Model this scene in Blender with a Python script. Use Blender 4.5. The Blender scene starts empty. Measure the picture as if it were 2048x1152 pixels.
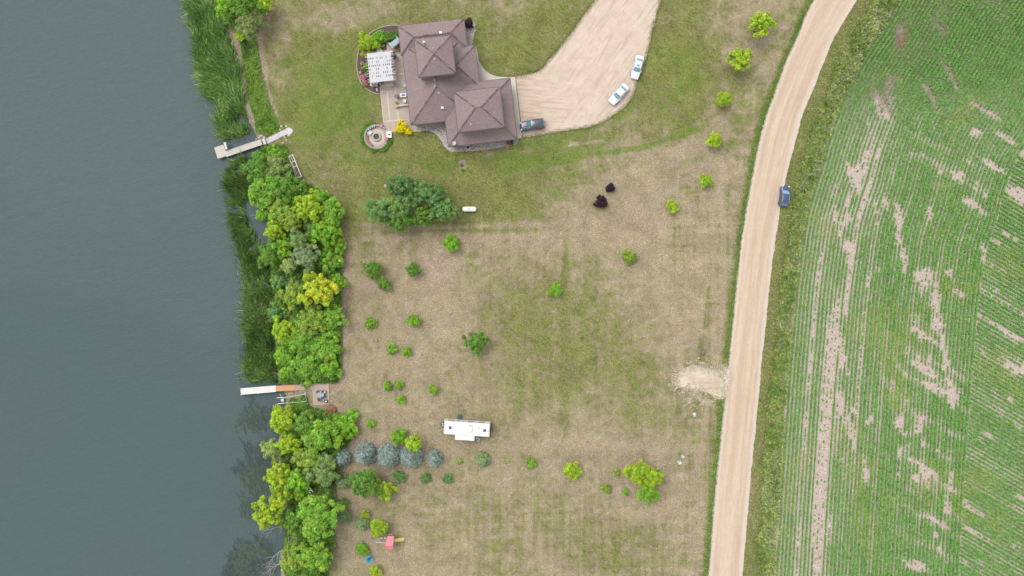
import bpy, bmesh, math, random
import numpy as np
from mathutils import Vector, Matrix

# ------------------------------------------------------------------ camera, sky, sun, exposure
scene = bpy.context.scene
COL = scene.collection
H = 136.5                                   # flying height of the camera, metres above the lawn
cam_data = bpy.data.cameras.new("camera")
cam_data.sensor_width = 36.0; cam_data.lens = 24.0
cam_data.clip_start = 0.5; cam_data.clip_end = 6000
cam = bpy.data.objects.new("camera", cam_data)
cam.location = (0, 0, H); cam.rotation_euler = (0, 0, 0)
COL.objects.link(cam); scene.camera = cam

SUN_EL, SUN_AZ = math.radians(58), math.radians(312)      # azimuth clockwise from the top of the picture
world = bpy.data.worlds.new("World"); scene.world = world; world.use_nodes = True
wn = world.node_tree.nodes; wl = world.node_tree.links
for n in list(wn): wn.remove(n)
sky = wn.new('ShaderNodeTexSky'); sky.sky_type = 'NISHITA'; sky.sun_disc = False
sky.sun_elevation = SUN_EL; sky.sun_rotation = SUN_AZ
sky.air_density = 1.0; sky.dust_density = 1.0; sky.ozone_density = 1.0
hsv = wn.new('ShaderNodeHueSaturation'); hsv.inputs['Saturation'].default_value = 0.06   # grey overcast
bg = wn.new('ShaderNodeBackground'); bg.inputs['Strength'].default_value = 0.15
wo = wn.new('ShaderNodeOutputWorld')
wl.new(sky.outputs[0], hsv.inputs['Color']); wl.new(hsv.outputs[0], bg.inputs['Color']); wl.new(bg.outputs[0], wo.inputs['Surface'])
sl = bpy.data.lights.new("sun", 'SUN'); sl.energy = 1.05; sl.angle = math.radians(34); sl.color = (1.0, 0.955, 0.89)
so = bpy.data.objects.new("sun", sl); COL.objects.link(so)
sd = Vector((math.sin(SUN_AZ) * math.cos(SUN_EL), math.cos(SUN_AZ) * math.cos(SUN_EL), math.sin(SUN_EL)))
so.rotation_euler = sd.to_track_quat('Z', 'Y').to_euler(); so.location = (0, 0, 200)
scene.view_settings.view_transform = 'Standard'; scene.view_settings.look = 'None'
scene.view_settings.gamma = 1.0; scene.view_settings.exposure = 1.30
scene.view_settings.use_curve_mapping = False

rnd = random.Random(7); NR = np.random.default_rng(11)
PI = math.pi; R = math.radians

# ------------------------------------------------------------------ helpers
def U(px, py, z=0.0):
    """photo pixel (2048 wide) of a point known to lie at height z -> metres"""
    k = 0.1 * (H - z) / H
    return ((px - 1024) * k, (576 - py) * k)
def UP(pts, z=0.0): return [U(a, b, z) for a, b in pts]

def set_cols(me, C):
    ca = me.color_attributes.new("Col", 'FLOAT_COLOR', 'POINT')
    C = np.asarray(C, dtype=np.float32)
    if C.shape[1] == 3: C = np.concatenate([C, np.ones((len(C), 1), np.float32)], 1)
    ca.data.foreach_set("color", C.ravel())
def np_mesh(name, V, F, C=None, smooth=False):
    V = np.asarray(V, np.float32); F = np.asarray(F, np.int32)
    me = bpy.data.meshes.new(name)
    n = F.shape[1]; m = len(F)
    me.vertices.add(len(V)); me.vertices.foreach_set("co", V.ravel())
    me.loops.add(m * n); me.loops.foreach_set("vertex_index", F.ravel())
    me.polygons.add(m); me.polygons.foreach_set("loop_start", np.arange(0, m * n, n, dtype=np.int32))
    me.polygons.foreach_set("loop_total", np.full(m, n, np.int32))
    if smooth: me.polygons.foreach_set("use_smooth", np.ones(m, bool))
    me.update(calc_edges=True)
    if C is not None: set_cols(me, C)
    return me
def link(name, me, mat=None, parent=None, loc=None, rotz=0.0):
    o = bpy.data.objects.new(name, me); COL.objects.link(o)
    if mat is not None and me is not None and not me.materials: me.materials.append(mat)
    if parent is not None: o.parent = parent
    if loc is not None: o.location = loc
    if rotz: o.rotation_euler = (0, 0, rotz)
    return o
def tag(o, label=None, cat=None, group=None, kind=None):
    if label: o["label"] = label
    if cat: o["category"] = cat
    if group: o["group"] = group
    if kind: o["kind"] = kind
    return o
def thing(name, label, cat, loc=(0, 0, 0), rotz=0.0, group=None):
    o = bpy.data.objects.new(name, None); COL.objects.link(o)
    o.empty_display_size = 0.3; o.location = loc; o.rotation_euler = (0, 0, rotz)
    return tag(o, label, cat, group)

class MB:
    """collects simple solids into one mesh"""
    def __init__(s): s.v = []; s.f = []; s.c = []
    def add(s, v, f, c=None):
        b = len(s.v); s.v += [tuple(p) for p in v]; s.f += [tuple(i + b for i in q) for q in f]
        s.c += [c or (1, 1, 1)] * len(v); return s
    def box(s, cx, cy, cz, sx, sy, sz, rz=0.0, c=None):
        ca, sa = math.cos(rz), math.sin(rz); v = []
        for z in (-sz / 2, sz / 2):
            for x, y in ((-sx / 2, -sy / 2), (sx / 2, -sy / 2), (sx / 2, sy / 2), (-sx / 2, sy / 2)):
                v.append((cx + x * ca - y * sa, cy + x * sa + y * ca, cz + z))
        return s.add(v, [(3, 2, 1, 0), (4, 5, 6, 7), (0, 1, 5, 4), (1, 2, 6, 5), (2, 3, 7, 6), (3, 0, 4, 7)], c)
    def tube(s, p, q, r0, r1=None, n=8, c=None):
        r1 = r0 if r1 is None else r1
        p = Vector(p); q = Vector(q); d = (q - p).normalized()
        a = d.orthogonal().normalized(); b = d.cross(a); v = []
        for P, rr in ((p, r0), (q, r1)):
            for i in range(n):
                t = 2 * PI * i / n; v.append(P + (a * math.cos(t) + b * math.sin(t)) * rr)
        f = [(i, (i + 1) % n, n + (i + 1) % n, n + i) for i in range(n)]
        f += [tuple(range(n - 1, -1, -1)), tuple(range(n, 2 * n))]
        return s.add(v, f, c)
    def bar(s, p, q, w, h, c=None):
        """rectangular bar between two points, h measured upwards"""
        p = Vector(p); q = Vector(q); d = (q - p).normalized()
        side = d.cross(Vector((0, 0, 1)))
        side = side.normalized() if side.length > 1e-4 else Vector((1, 0, 0))
        up = side.cross(d); v = []
        for P in (p, q):
            for a, b in ((-1, -1), (1, -1), (1, 1), (-1, 1)): v.append(P + side * a * w / 2 + up * b * h / 2)
        return s.add(v, [(3, 2, 1, 0), (4, 5, 6, 7), (0, 1, 5, 4), (1, 2, 6, 5), (2, 3, 7, 6), (3, 0, 4, 7)], c)
    def lathe(s, prof, n=16, cx=0, cy=0, c=None):
        v = []; f = []
        for r, z in prof:
            for i in range(n):
                t = 2 * PI * i / n; v.append((cx + r * math.cos(t), cy + r * math.sin(t), z))
        for k in range(len(prof) - 1):
            for i in range(n): f.append((k * n + i, k * n + (i + 1) % n, (k + 1) * n + (i + 1) % n, (k + 1) * n + i))
        f.append(tuple(range(n - 1, -1, -1))); m = (len(prof) - 1) * n; f.append(tuple(range(m, m + n)))
        return s.add(v, f, c)
    def prism(s, pts, z0, z1, c=None):
        n = len(pts); A = sum(pts[i][0] * pts[(i + 1) % n][1] - pts[(i + 1) % n][0] * pts[i][1] for i in range(n))
        if A < 0: pts = pts[::-1]
        v = [(x, y, z0) for x, y in pts] + [(x, y, z1) for x, y in pts]
        f = [tuple(range(n - 1, -1, -1)), tuple(range(n, 2 * n))]
        f += [(i, (i + 1) % n, n + (i + 1) % n, n + i) for i in range(n)]
        return s.add(v, f, c)
    def build(s, name, mat, parent=None, smooth=False, bev=0.0, loc=None, rotz=0.0):
        me = bpy.data.meshes.new(name); me.from_pydata(s.v, [], s.f); set_cols(me, s.c)
        if bev > 0:
            bm = bmesh.new(); bm.from_mesh(me)
            bmesh.ops.bevel(bm, geom=list(bm.edges), offset=bev, segments=2, affect='EDGES', profile=0.5)
            bm.to_mesh(me); bm.free()
        if smooth:
            for p in me.polygons: p.use_smooth = True
        me.update()
        return link(name, me, mat, parent, loc, rotz)

# numpy value noise
_L = NR.random((16, 256, 256))
def vn(x, y, seed=0):
    x = np.asarray(x, float); y = np.asarray(y, float); g = _L[seed % 16]
    xi = np.floor(x).astype(int); yi = np.floor(y).astype(int); fx = x - xi; fy = y - yi
    fx = fx * fx * (3 - 2 * fx); fy = fy * fy * (3 - 2 * fy)
    a = g[xi & 255, yi & 255]; b = g[(xi + 1) & 255, yi & 255]; c = g[xi & 255, (yi + 1) & 255]; d = g[(xi + 1) & 255, (yi + 1) & 255]
    return (a * (1 - fx) + b * fx) * (1 - fy) + (c * (1 - fx) + d * fx) * fy
def fbm(x, y, seed=0, octs=4):
    t = 0; a = 0.5; s = 0
    for i in range(octs): t = t + a * vn(x * 2 ** i + i * 17.3, y * 2 ** i + i * 9.1, seed + i); s += a; a *= 0.5
    return t / s
def sstep(a, b, x): t = np.clip((x - a) / (b - a), 0, 1); return t * t * (3 - 2 * t)
def seg_dist(X, Y, pts):
    D = np.full(X.shape, 1e9)
    for (x0, y0), (x1, y1) in zip(pts[:-1], pts[1:]):
        dx, dy = x1 - x0, y1 - y0; L2 = dx * dx + dy * dy + 1e-9
        t = np.clip(((X - x0) * dx + (Y - y0) * dy) / L2, 0, 1)
        D = np.minimum(D, np.hypot(X - x0 - t * dx, Y - y0 - t * dy))
    return D
def inpoly(X, Y, poly):
    r = np.zeros(X.shape, bool); n = len(poly)
    for i in range(n):
        x0, y0 = poly[i]; x1, y1 = poly[(i + 1) % n]
        c = ((y0 > Y) != (y1 > Y)) & (X < (x1 - x0) * (Y - y0) / (y1 - y0 + 1e-12) + x0); r ^= c
    return r
def spline(pts, step):
    """Catmull-Rom resample of a polyline"""
    P = np.array(pts, float); Q = []
    E = np.vstack([2 * P[0] - P[1], P, 2 * P[-1] - P[-2]])
    for i in range(1, len(E) - 2):
        for t in np.linspace(0, 1, 12, endpoint=False):
            a, b, c, d = E[i - 1], E[i], E[i + 1], E[i + 2]
            Q.append(0.5 * (2 * b + (c - a) * t + (2 * a - 5 * b + 4 * c - d) * t * t + (3 * b - a - 3 * c + d) * t ** 3))
    Q.append(P[-1]); Q = np.array(Q)
    s = np.concatenate([[0], np.cumsum(np.hypot(*np.diff(Q, axis=0).T))]); n = max(2, int(s[-1] / step))
    ss = np.linspace(0, s[-1], n)
    return np.stack([np.interp(ss, s, Q[:, 0]), np.interp(ss, s, Q[:, 1])], 1)
def normals2(P):
    T = np.gradient(P, axis=0); T /= np.linalg.norm(T, axis=1)[:, None] + 1e-9
    return np.stack([-T[:, 1], T[:, 0]], 1)      # to the left of travel

# ------------------------------------------------------------------ materials
MATS = {}
K0 = 0.67       # real-world albedo of the hard surfaces relative to their photographed brightness
def mat_new(name):
    m = bpy.data.materials.new(name); m.use_nodes = True; MATS[name] = m
    nt = m.node_tree; b = nt.nodes['Principled BSDF']; return m, nt, b
def plain(name, col, rough=0.6, metal=0.0, spec=0.5, var=0.08, scale=3.0, bump=0.0, coat=0.0):
    m, nt, b = mat_new(name); N = nt.nodes; L = nt.links
    col = tuple(c * K0 for c in col)
    tc = N.new('ShaderNodeTexCoord'); no = N.new('ShaderNodeTexNoise'); no.inputs['Scale'].default_value = scale; no.inputs['Detail'].default_value = 5
    L.new(tc.outputs['Object'], no.inputs['Vector'])
    mx = N.new('ShaderNodeMix'); mx.data_type = 'RGBA'
    mx.inputs['A'].default_value = (*[c * (1 - var * 2) for c in col], 1); mx.inputs['B'].default_value = (*[min(1, c * (1 + var * 2)) for c in col], 1)
    L.new(no.outputs['Fac'], mx.inputs['Factor']); L.new(mx.outputs['Result'], b.inputs['Base Color'])
    b.inputs['Roughness'].default_value = rough; b.inputs['Metallic'].default_value = metal; b.inputs['Specular IOR Level'].default_value = spec
    b.inputs['Coat Weight'].default_value = coat; b.inputs['Coat Roughness'].default_value = 0.08
    if bump:
        bp = N.new('ShaderNodeBump'); bp.inputs['Strength'].default_value = bump; bp.inputs['Distance'].default_value = 0.05
        L.new(no.outputs['Fac'], bp.inputs['Height']); L.new(bp.outputs['Normal'], b.inputs['Normal'])
    return m
def vcol(name, rough=0.6, trans=0.0, var=0.25, scale=8.0, spec=0.3, kk=1.0):
    """colour carried by the pieces themselves, broken up by noise; trans = light through leaves"""
    m, nt, b = mat_new(name); N = nt.nodes; L = nt.links
    at = N.new('ShaderNodeAttribute'); at.attribute_name = "Col"
    tc = N.new('ShaderNodeTexCoord'); no = N.new('ShaderNodeTexNoise'); no.inputs['Scale'].default_value = scale; no.inputs['Detail'].default_value = 3
    L.new(tc.outputs['Object'], no.inputs['Vector'])
    mr = N.new('ShaderNodeMapRange'); mr.inputs['From Min'].default_value = 0.3; mr.inputs['From Max'].default_value = 0.7
    mr.inputs['To Min'].default_value = (1 - var) * kk; mr.inputs['To Max'].default_value = (1 + var) * kk
    L.new(no.outputs['Fac'], mr.inputs['Value'])
    vm = N.new('ShaderNodeVectorMath'); vm.operation = 'SCALE'
    L.new(at.outputs['Color'], vm.inputs[0]); L.new(mr.outputs['Result'], vm.inputs['Scale'])
    L.new(vm.outputs['Vector'], b.inputs['Base Color']); b.inputs['Roughness'].default_value = rough; b.inputs['Specular IOR Level'].default_value = spec
    if trans:
        tr = N.new('ShaderNodeBsdfTranslucent'); L.new(vm.outputs['Vector'], tr.inputs['Color'])
        ms = N.new('ShaderNodeMixShader'); ms.inputs[0].default_value = trans
        L.new(b.outputs[0], ms.inputs[1]); L.new(tr.outputs[0], ms.inputs[2]); L.new(ms.outputs[0], N['Material Output'].inputs['Surface'])
    return m
LEAF = vcol('leaf', 0.55, 0.4, 0.15, 6.0)
REED = vcol('reed_blade', 0.6, 0.2, 0.2, 2.0)
CROP = vcol('crop_leaf', 0.5, 0.25, 0.2, 1.5)
STONE = vcol('stone', 0.85, 0, 0.2, 6.0, kk=K0)
PAINTED = vcol('painted', 0.5, 0, 0.06, 4.0, kk=K0)
BARK = plain('bark', (0.16, 0.12, 0.09), 0.9, var=0.25, scale=9, bump=0.4)
DEADWOOD = plain('dead_wood', (0.46, 0.42, 0.39), 0.85, var=0.2, scale=7)

class NT:
    """small wrapper to wire shader nodes"""
    def __init__(s, nt): s.nt = nt; s.N = nt.nodes; s.L = nt.links
    def node(s, t, **kw):
        n = s.N.new(t)
        for k, v in kw.items(): setattr(n, k, v)
        return n
    def inp(s, sock, v):
        if isinstance(v, bpy.types.NodeSocket): s.L.new(v, sock)
        elif isinstance(v, (tuple, list)) and len(v) == 3 and sock.type == 'RGBA': sock.default_value = (*v, 1)
        else: sock.default_value = v
    def math(s, op, a, b=0.0, c=0.0, clamp=False):
        n = s.node('ShaderNodeMath', operation=op); n.use_clamp = clamp
        s.inp(n.inputs[0], a); s.inp(n.inputs[1], b); s.inp(n.inputs[2], c); return n.outputs[0]
    def mix(s, f, a, b, blend='MIX'):
        n = s.node('ShaderNodeMix', data_type='RGBA', blend_type=blend)
        s.inp(n.inputs['Factor'], f); s.inp(n.inputs['A'], a); s.inp(n.inputs['B'], b); return n.outputs['Result']
    def noise(s, vec, scale, detail=4, rough=0.55, dist=0.0):
        n = s.node('ShaderNodeTexNoise'); s.inp(n.inputs['Vector'], vec); n.inputs['Scale'].default_value = scale
        n.inputs['Detail'].default_value = detail; n.inputs['Roughness'].default_value = rough; n.inputs['Distortion'].default_value = dist
        return n.outputs['Fac']
    def mapping(s, vec, scale=(1, 1, 1), rot=(0, 0, 0), loc=(0, 0, 0)):
        """turn the coordinates, then stretch them"""
        if rot != (0, 0, 0):
            r = s.node('ShaderNodeMapping'); s.inp(r.inputs['Vector'], vec); r.inputs['Rotation'].default_value = rot; vec = r.outputs[0]
        n = s.node('ShaderNodeMapping'); s.inp(n.inputs['Vector'], vec); n.inputs['Scale'].default_value = scale; n.inputs['Location'].default_value = loc; return n.outputs[0]
    def ramp(s, v, a, b):
        n = s.node('ShaderNodeMapRange', interpolation_type='SMOOTHSTEP'); s.inp(n.inputs['Value'], v)
        n.inputs['From Min'].default_value = a; n.inputs['From Max'].default_value = b; return n.outputs['Result']
    def scaled(s, c, f):
        n = s.node('ShaderNodeVectorMath', operation='SCALE'); s.inp(n.inputs[0], c); n.inputs['Scale'].default_value = f; return n.outputs['Vector']
    def bump(s, h, strength, dist=0.1):
        n = s.node('ShaderNodeBump'); s.inp(n.inputs['Height'], h); n.inputs['Strength'].default_value = strength
        n.inputs['Distance'].default_value = dist; return n.outputs['Normal']

def ground_material():
    m, nt, b = mat_new('lawn'); k = NT(nt)
    P = k.node('ShaderNodeTexCoord').outputs['Object']
    at = k.node('ShaderNodeAttribute', attribute_name='Col'); sp = k.node('ShaderNodeSeparateColor'); k.L.new(at.outputs['Color'], sp.inputs[0])
    g, d, l = sp.outputs[0], sp.outputs[1], sp.outputs[2]
    stripe = at.outputs['Alpha']
    big = k.noise(P, 0.10, 5, 0.6, 0.4)
    med = k.noise(P, 0.55, 4, 0.6, 0.8)
    fine = k.noise(P, 2.6, 5, 0.65, 1.6)
    worm = k.noise(k.mapping(P, (1, 0.8, 1), (0, 0, 0.5)), 3.6, 3, 0.6, 3.0)
    micro = k.noise(P, 6.0, 3, 0.7, 0.8)
    strk = k.noise(k.mapping(P, (0.62, 1.25, 1), (0, 0, R(32))), 1.7, 4, 0.65, 1.8)      # combed, slanting strands
    grain = k.noise(P, 4.2, 2, 0.6, 2.0)
    rowsv = k.noise(k.mapping(P, (1.1, 0.05, 1)), 1.0, 3, 0.6)        # mower lines up and down the picture
    rowsh = k.noise(k.mapping(P, (0.05, 1.0, 1), (0, 0, R(-3))), 1.0, 3, 0.6)
    # straw, thin turf, green turf
    straw = k.mix(k.ramp(worm, 0.41, 0.60), (0.195, 0.158, 0.098), (0.45, 0.368, 0.255))
    straw = k.mix(k.math('MULTIPLY', k.ramp(med, 0.40, 0.62), 0.6), straw, k.mix(k.ramp(fine, 0.38, 0.62), (0.225, 0.185, 0.110), (0.37, 0.305, 0.20)))
    turf = k.mix(k.ramp(k.math('ADD', k.math('MULTIPLY', strk, 0.5), k.math('MULTIPLY', grain, 0.5)), 0.38, 0.62), (0.098, 0.112, 0.032), (0.245, 0.240, 0.092))
    turf = k.mix(k.math('MULTIPLY', k.ramp(big, 0.42, 0.60), 0.7), turf, k.mix(k.ramp(strk, 0.38, 0.62), (0.100, 0.130, 0.028), (0.225, 0.245, 0.070)))
    straw = k.mix(k.math('MULTIPLY', k.ramp(grain, 0.56, 0.68), 0.45), straw, (0.60, 0.515, 0.40))
    straw = k.mix(k.math('MULTIPLY', k.ramp(grain, 0.44, 0.34), 0.4), straw, (0.115, 0.100, 0.055))
    gm = k.math('ADD', g, k.math('MULTIPLY', k.math('SUBTRACT', k.math('ADD', k.math('MULTIPLY', worm, 0.55), k.math('MULTIPLY', med, 0.6)), 0.575), 2.6))
    gm = k.math('ADD', gm, k.math('MULTIPLY', k.math('SUBTRACT', big, 0.5), 0.6))
    gm = k.math('ADD', gm, k.math('MULTIPLY', k.math('SUBTRACT', micro, 0.5), 0.9))
    sm = k.math('MULTIPLY', k.math('SUBTRACT', k.math('ADD', k.math('MULTIPLY', rowsv, 0.6), k.math('MULTIPLY', rowsh, 0.4)), 0.5), k.math('MULTIPLY', stripe, 3.0))
    gm = k.math('ADD', gm, sm)
    c = k.mix(k.ramp(gm, 0.10, 0.85), straw, turf)
    lush = k.mix(k.ramp(fine, 0.38, 0.62), (0.075, 0.125, 0.022), (0.175, 0.230, 0.050))
    lm = k.math('ADD', l, k.math('MULTIPLY', k.math('SUBTRACT', k.math('ADD', k.math('MULTIPLY', fine, 0.5), k.math('MULTIPLY', med, 0.5)), 0.5), 1.8))
    c = k.mix(k.math('MULTIPLY', k.ramp(lm, 0.2, 0.95), 0.85), c, lush)
    dirt = k.mix(k.ramp(fine, 0.36, 0.64), (0.25, 0.185, 0.138), (0.46, 0.365, 0.295))
    dm = k.math('ADD', d, k.math('MULTIPLY', k.math('SUBTRACT', k.math('ADD', k.math('MULTIPLY', worm, 0.5), k.math('MULTIPLY', med, 0.5)), 0.5), 2.0))
    c = k.mix(k.math('MULTIPLY', k.ramp(dm, 0.25, 0.9), 0.9), c, dirt)
    mm = k.node('ShaderNodeMapRange'); k.inp(mm.inputs['Value'], micro); mm.inputs['From Min'].default_value = 0.36; mm.inputs['From Max'].default_value = 0.64
    mm.inputs['To Min'].default_value = 0.72; mm.inputs['To Max'].default_value = 1.32
    vm = k.node('ShaderNodeVectorMath', operation='SCALE'); k.inp(vm.inputs[0], c); k.inp(vm.inputs['Scale'], mm.outputs['Result'])
    pm = k.node('ShaderNodeMapRange'); k.inp(pm.inputs['Value'], k.noise(P, 0.28, 4, 0.6, 0.5)); pm.inputs['From Min'].default_value = 0.32; pm.inputs['From Max'].default_value = 0.68
    pm.inputs['To Min'].default_value = 0.84; pm.inputs['To Max'].default_value = 1.16                    # thin and thick growth
    vm2 = k.node('ShaderNodeVectorMath', operation='SCALE'); k.inp(vm2.inputs[0], vm.outputs['Vector']); k.inp(vm2.inputs['Scale'], pm.outputs['Result'])
    k.inp(b.inputs['Base Color'], k.scaled(vm2.outputs['Vector'], K0)); b.inputs['Roughness'].default_value = 0.95; b.inputs['Specular IOR Level'].default_value = 0.1
    k.inp(b.inputs['Normal'], k.bump(k.math('ADD', k.math('MULTIPLY', grain, 0.6), k.math('MULTIPLY', micro, 0.4)), 0.5, 0.16))
    return m
def gravel_road_material():
    m, nt, b = mat_new('gravel_road'); k = NT(nt)
    uv = k.node('ShaderNodeUVMap').outputs[0]; P = k.node('ShaderNodeTexCoord').outputs['Object']
    sx = k.node('ShaderNodeSeparateXYZ'); k.inp(sx.inputs[0], uv); u = sx.outputs[0]
    tr1 = k.noise(k.mapping(uv, (1.0, 0.006, 1)), 6.0, 4, 0.6, 0.1)
    tr2 = k.noise(k.mapping(uv, (1.0, 0.02, 1)), 22.0, 3, 0.6, 0.1)
    fine = k.noise(P, 5.0, 4, 0.7); blot = k.noise(P, 0.35, 4, 0.6)
    c = k.mix(k.ramp(tr1, 0.36, 0.64), (0.475, 0.365, 0.265), (0.59, 0.47, 0.36))
    c = k.mix(k.math('MULTIPLY', k.ramp(tr2, 0.45, 0.72), 0.45), c, (0.42, 0.31, 0.21))
    e = k.math('ABSOLUTE', k.math('SUBTRACT', u, 0.5))
    em = k.math('ADD', e, k.math('MULTIPLY', k.math('SUBTRACT', k.noise(k.mapping(uv, (1, 0.03, 1)), 9.0, 3), 0.5), 0.12))
    c = k.mix(k.ramp(em, 0.33, 0.47), c, k.mix(fine, (0.52, 0.43, 0.375), (0.70, 0.60, 0.535)))
    c = k.mix(k.math('MULTIPLY', k.ramp(blot, 0.5, 0.75), 0.25), c, (0.60, 0.48, 0.37))
    c = k.mix(0.22, c, k.mix(k.ramp(fine, 0.3, 0.7), (0.36, 0.28, 0.21), (0.68, 0.57, 0.47)))
    k.inp(b.inputs['Base Color'], k.scaled(c, K0)); b.inputs['Roughness'].default_value = 0.95; b.inputs['Specular IOR Level'].default_value = 0.1
    k.inp(b.inputs['Normal'], k.bump(k.math('ADD', fine, k.math('MULTIPLY', tr2, 0.8)), 0.35, 0.06)); return m
def drive_material(name, c1, c2, dark, rust, ang=R(56)):
    m, nt, b = mat_new(name); k = NT(nt)
    P = k.node('ShaderNodeTexCoord').outputs['Object']
    fine = k.noise(P, 4.5, 4, 0.7); med = k.noise(P, 0.45, 5, 0.62, 0.6)
    s1 = k.noise(k.mapping(P, (0.16, 1.6, 1), (0, 0, -ang)), 0.9, 5, 0.65, 0.8)
    s2 = k.noise(k.mapping(P, (0.2, 2.0, 1), (0, 0, R(4))), 0.9, 4, 0.65, 0.7)
    c = k.mix(k.ramp(med, 0.35, 0.68), c1, c2)
    at = k.node('ShaderNodeAttribute', attribute_name='Col'); sp = k.node('ShaderNodeSeparateColor'); k.L.new(at.outputs['Color'], sp.inputs[0])
    w = sp.outputs[0]                                          # 1 beside the garage: rutted, rusty sand
    st = k.math('ADD', k.math('MULTIPLY', s1, k.math('SUBTRACT', 1.0, w)), k.math('MULTIPLY', s2, w))
    c = k.mix(k.math('MULTIPLY', k.ramp(st, 0.50, 0.66), 0.75), c, dark)
    c = k.mix(k.math('MULTIPLY', k.ramp(st, 0.46, 0.34), 0.5), c, c2)
    c = k.mix(k.math('MULTIPLY', k.ramp(k.math('ADD', k.math('MULTIPLY', k.math('ADD', s2, med), 0.5), k.math('MULTIPLY', w, 0.14)), 0.58, 0.74), 0.7), c, rust)
    c = k.mix(0.3, c, k.mix(k.ramp(fine, 0.3, 0.7), dark, c2))
    k.inp(b.inputs['Base Color'], k.scaled(c, K0)); b.inputs['Roughness'].default_value = 0.95; b.inputs['Specular IOR Level'].default_value = 0.1
    k.inp(b.inputs['Normal'], k.bump(k.math('ADD', fine, k.math('MULTIPLY', st, 1.5)), 0.4, 0.07)); return m
def soil_material():
    m, nt, b = mat_new('field_soil'); k = NT(nt)
    P = k.node('ShaderNodeTexCoord').outputs['Object']
    at = k.node('ShaderNodeAttribute', attribute_name='Col'); sp = k.node('ShaderNodeSeparateColor'); k.L.new(at.outputs['Color'], sp.inputs[0])
    fine = k.noise(P, 3.5, 4, 0.7, 0.5); med = k.noise(P, 0.25, 5, 0.6)
    c = k.mix(k.ramp(fine, 0.36, 0.64), (0.33, 0.262, 0.222), (0.58, 0.485, 0.43))
    c = k.mix(k.math('MULTIPLY', k.ramp(k.noise(P, 0.7, 4, 0.65, 1.0), 0.5, 0.66), 0.4), c, (0.34, 0.265, 0.215))
    dk = k.mix(k.ramp(fine, 0.3, 0.7), (0.085, 0.066, 0.048), (0.215, 0.170, 0.128))
    f = k.math('ADD', sp.outputs[0], k.math('MULTIPLY', k.math('SUBTRACT', med, 0.5), 0.7))
    c = k.mix(k.ramp(f, 0.2, 0.8), c, dk)
    k.inp(b.inputs['Base Color'], k.scaled(c, K0)); b.inputs['Roughness'].default_value = 0.95; b.inputs['Specular IOR Level'].default_value = 0.1
    k.inp(b.inputs['Normal'], k.bump(fine, 0.5, 0.08)); return m
def water_material():
    m, nt, b = mat_new('lake_water'); k = NT(nt)
    P = k.node('ShaderNodeTexCoord').outputs['Object']
    big = k.noise(P, 0.018, 3, 0.5, 0.5)
    rip = k.noise(k.mapping(P, (0.8, 1.8, 1), (0, 0, R(-20))), 1.6, 4, 0.65, 0.3)
    wav = k.noise(k.mapping(P, (0.35, 1.0, 1), (0, 0, R(-14))), 0.55, 3, 0.6, 0.4)
    c = k.mix(k.ramp(big, 0.3, 0.7), (0.082, 0.116, 0.117), (0.094, 0.125, 0.128))
    c = k.mix(k.math('MULTIPLY', k.ramp(rip, 0.36, 0.64), 0.35), c, (0.069, 0.098, 0.100))
    k.inp(b.inputs['Base Color'], k.scaled(c, K0)); b.inputs['Roughness'].default_value = 0.22; b.inputs['IOR'].default_value = 1.333; b.inputs['Specular IOR Level'].default_value = 0.05
    k.inp(b.inputs['Normal'], k.bump(k.math('ADD', rip, wav), 0.5, 0.16)); return m
def roof_material():
    m, nt, b = mat_new('asphalt_shingle'); k = NT(nt)
    P = k.node('ShaderNodeTexCoord').outputs['Object']
    f1 = k.noise(k.mapping(P, (1, 1, 3)), 3.2, 4, 0.7); f2 = k.noise(P, 0.35, 4, 0.6); f3 = k.noise(P, 9.0, 2, 0.6)
    sz = k.node('ShaderNodeSeparateXYZ'); k.inp(sz.inputs[0], P)
    course = k.math('FRACT', k.math('MULTIPLY', sz.outputs[2], 16.0))
    c = k.mix(k.ramp(f1, 0.32, 0.68), (0.215, 0.158, 0.155), (0.305, 0.235, 0.235))
    c = k.mix(k.math('MULTIPLY', k.ramp(f2, 0.4, 0.7), 0.35), c, (0.20, 0.152, 0.156))
    c = k.mix(k.math('MULTIPLY', k.ramp(f3, 0.55, 0.7), 0.3), c, (0.10, 0.075, 0.07))
    k.inp(b.inputs['Base Color'], k.scaled(c, K0)); b.inputs['Roughness'].default_value = 0.9; b.inputs['Specular IOR Level'].default_value = 0.15
    k.inp(b.inputs['Normal'], k.bump(k.math('ADD', k.math('MULTIPLY', course, 0.5), f1), 0.35, 0.04)); return m
GROUND = ground_material(); ROAD = gravel_road_material(); SOIL = soil_material(); WATER = water_material(); ROOF = roof_material()
DRIVE = drive_material('driveway_gravel', (0.54, 0.43, 0.352), (0.65, 0.54, 0.458), (0.40, 0.31, 0.25), (0.44, 0.28, 0.165))
ENTRY = drive_material('entry_gravel', (0.50, 0.41, 0.32), (0.68, 0.59, 0.49), (0.36, 0.29, 0.20), (0.42, 0.35, 0.22), R(5))
CONC = plain('concrete', (0.55, 0.50, 0.46), 0.85, var=0.07, scale=1.2)
SLAB = plain('stamped_slab', (0.42, 0.345, 0.295), 0.85, var=0.08, scale=1.5)
SLABB = plain('slab_border', (0.56, 0.475, 0.39), 0.85, var=0.06, scale=1.5)
MULCH = plain('mulch', (0.115, 0.068, 0.062), 0.95, var=0.3, scale=9, bump=0.6)
WHITE = plain('white_paint', (0.80, 0.80, 0.80), 0.45, var=0.03)
OFFWHITE = plain('weathered_white', (0.50, 0.50, 0.535), 0.6, var=0.06)
GALV = plain('galvanised_metal', (0.55, 0.57, 0.60), 0.4, metal=0.4, var=0.08)
BLACK = plain('black_rubber', (0.02, 0.02, 0.022), 0.7, var=0.1)
DARK = plain('dark_metal', (0.035, 0.04, 0.05), 0.4, var=0.1)
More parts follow.
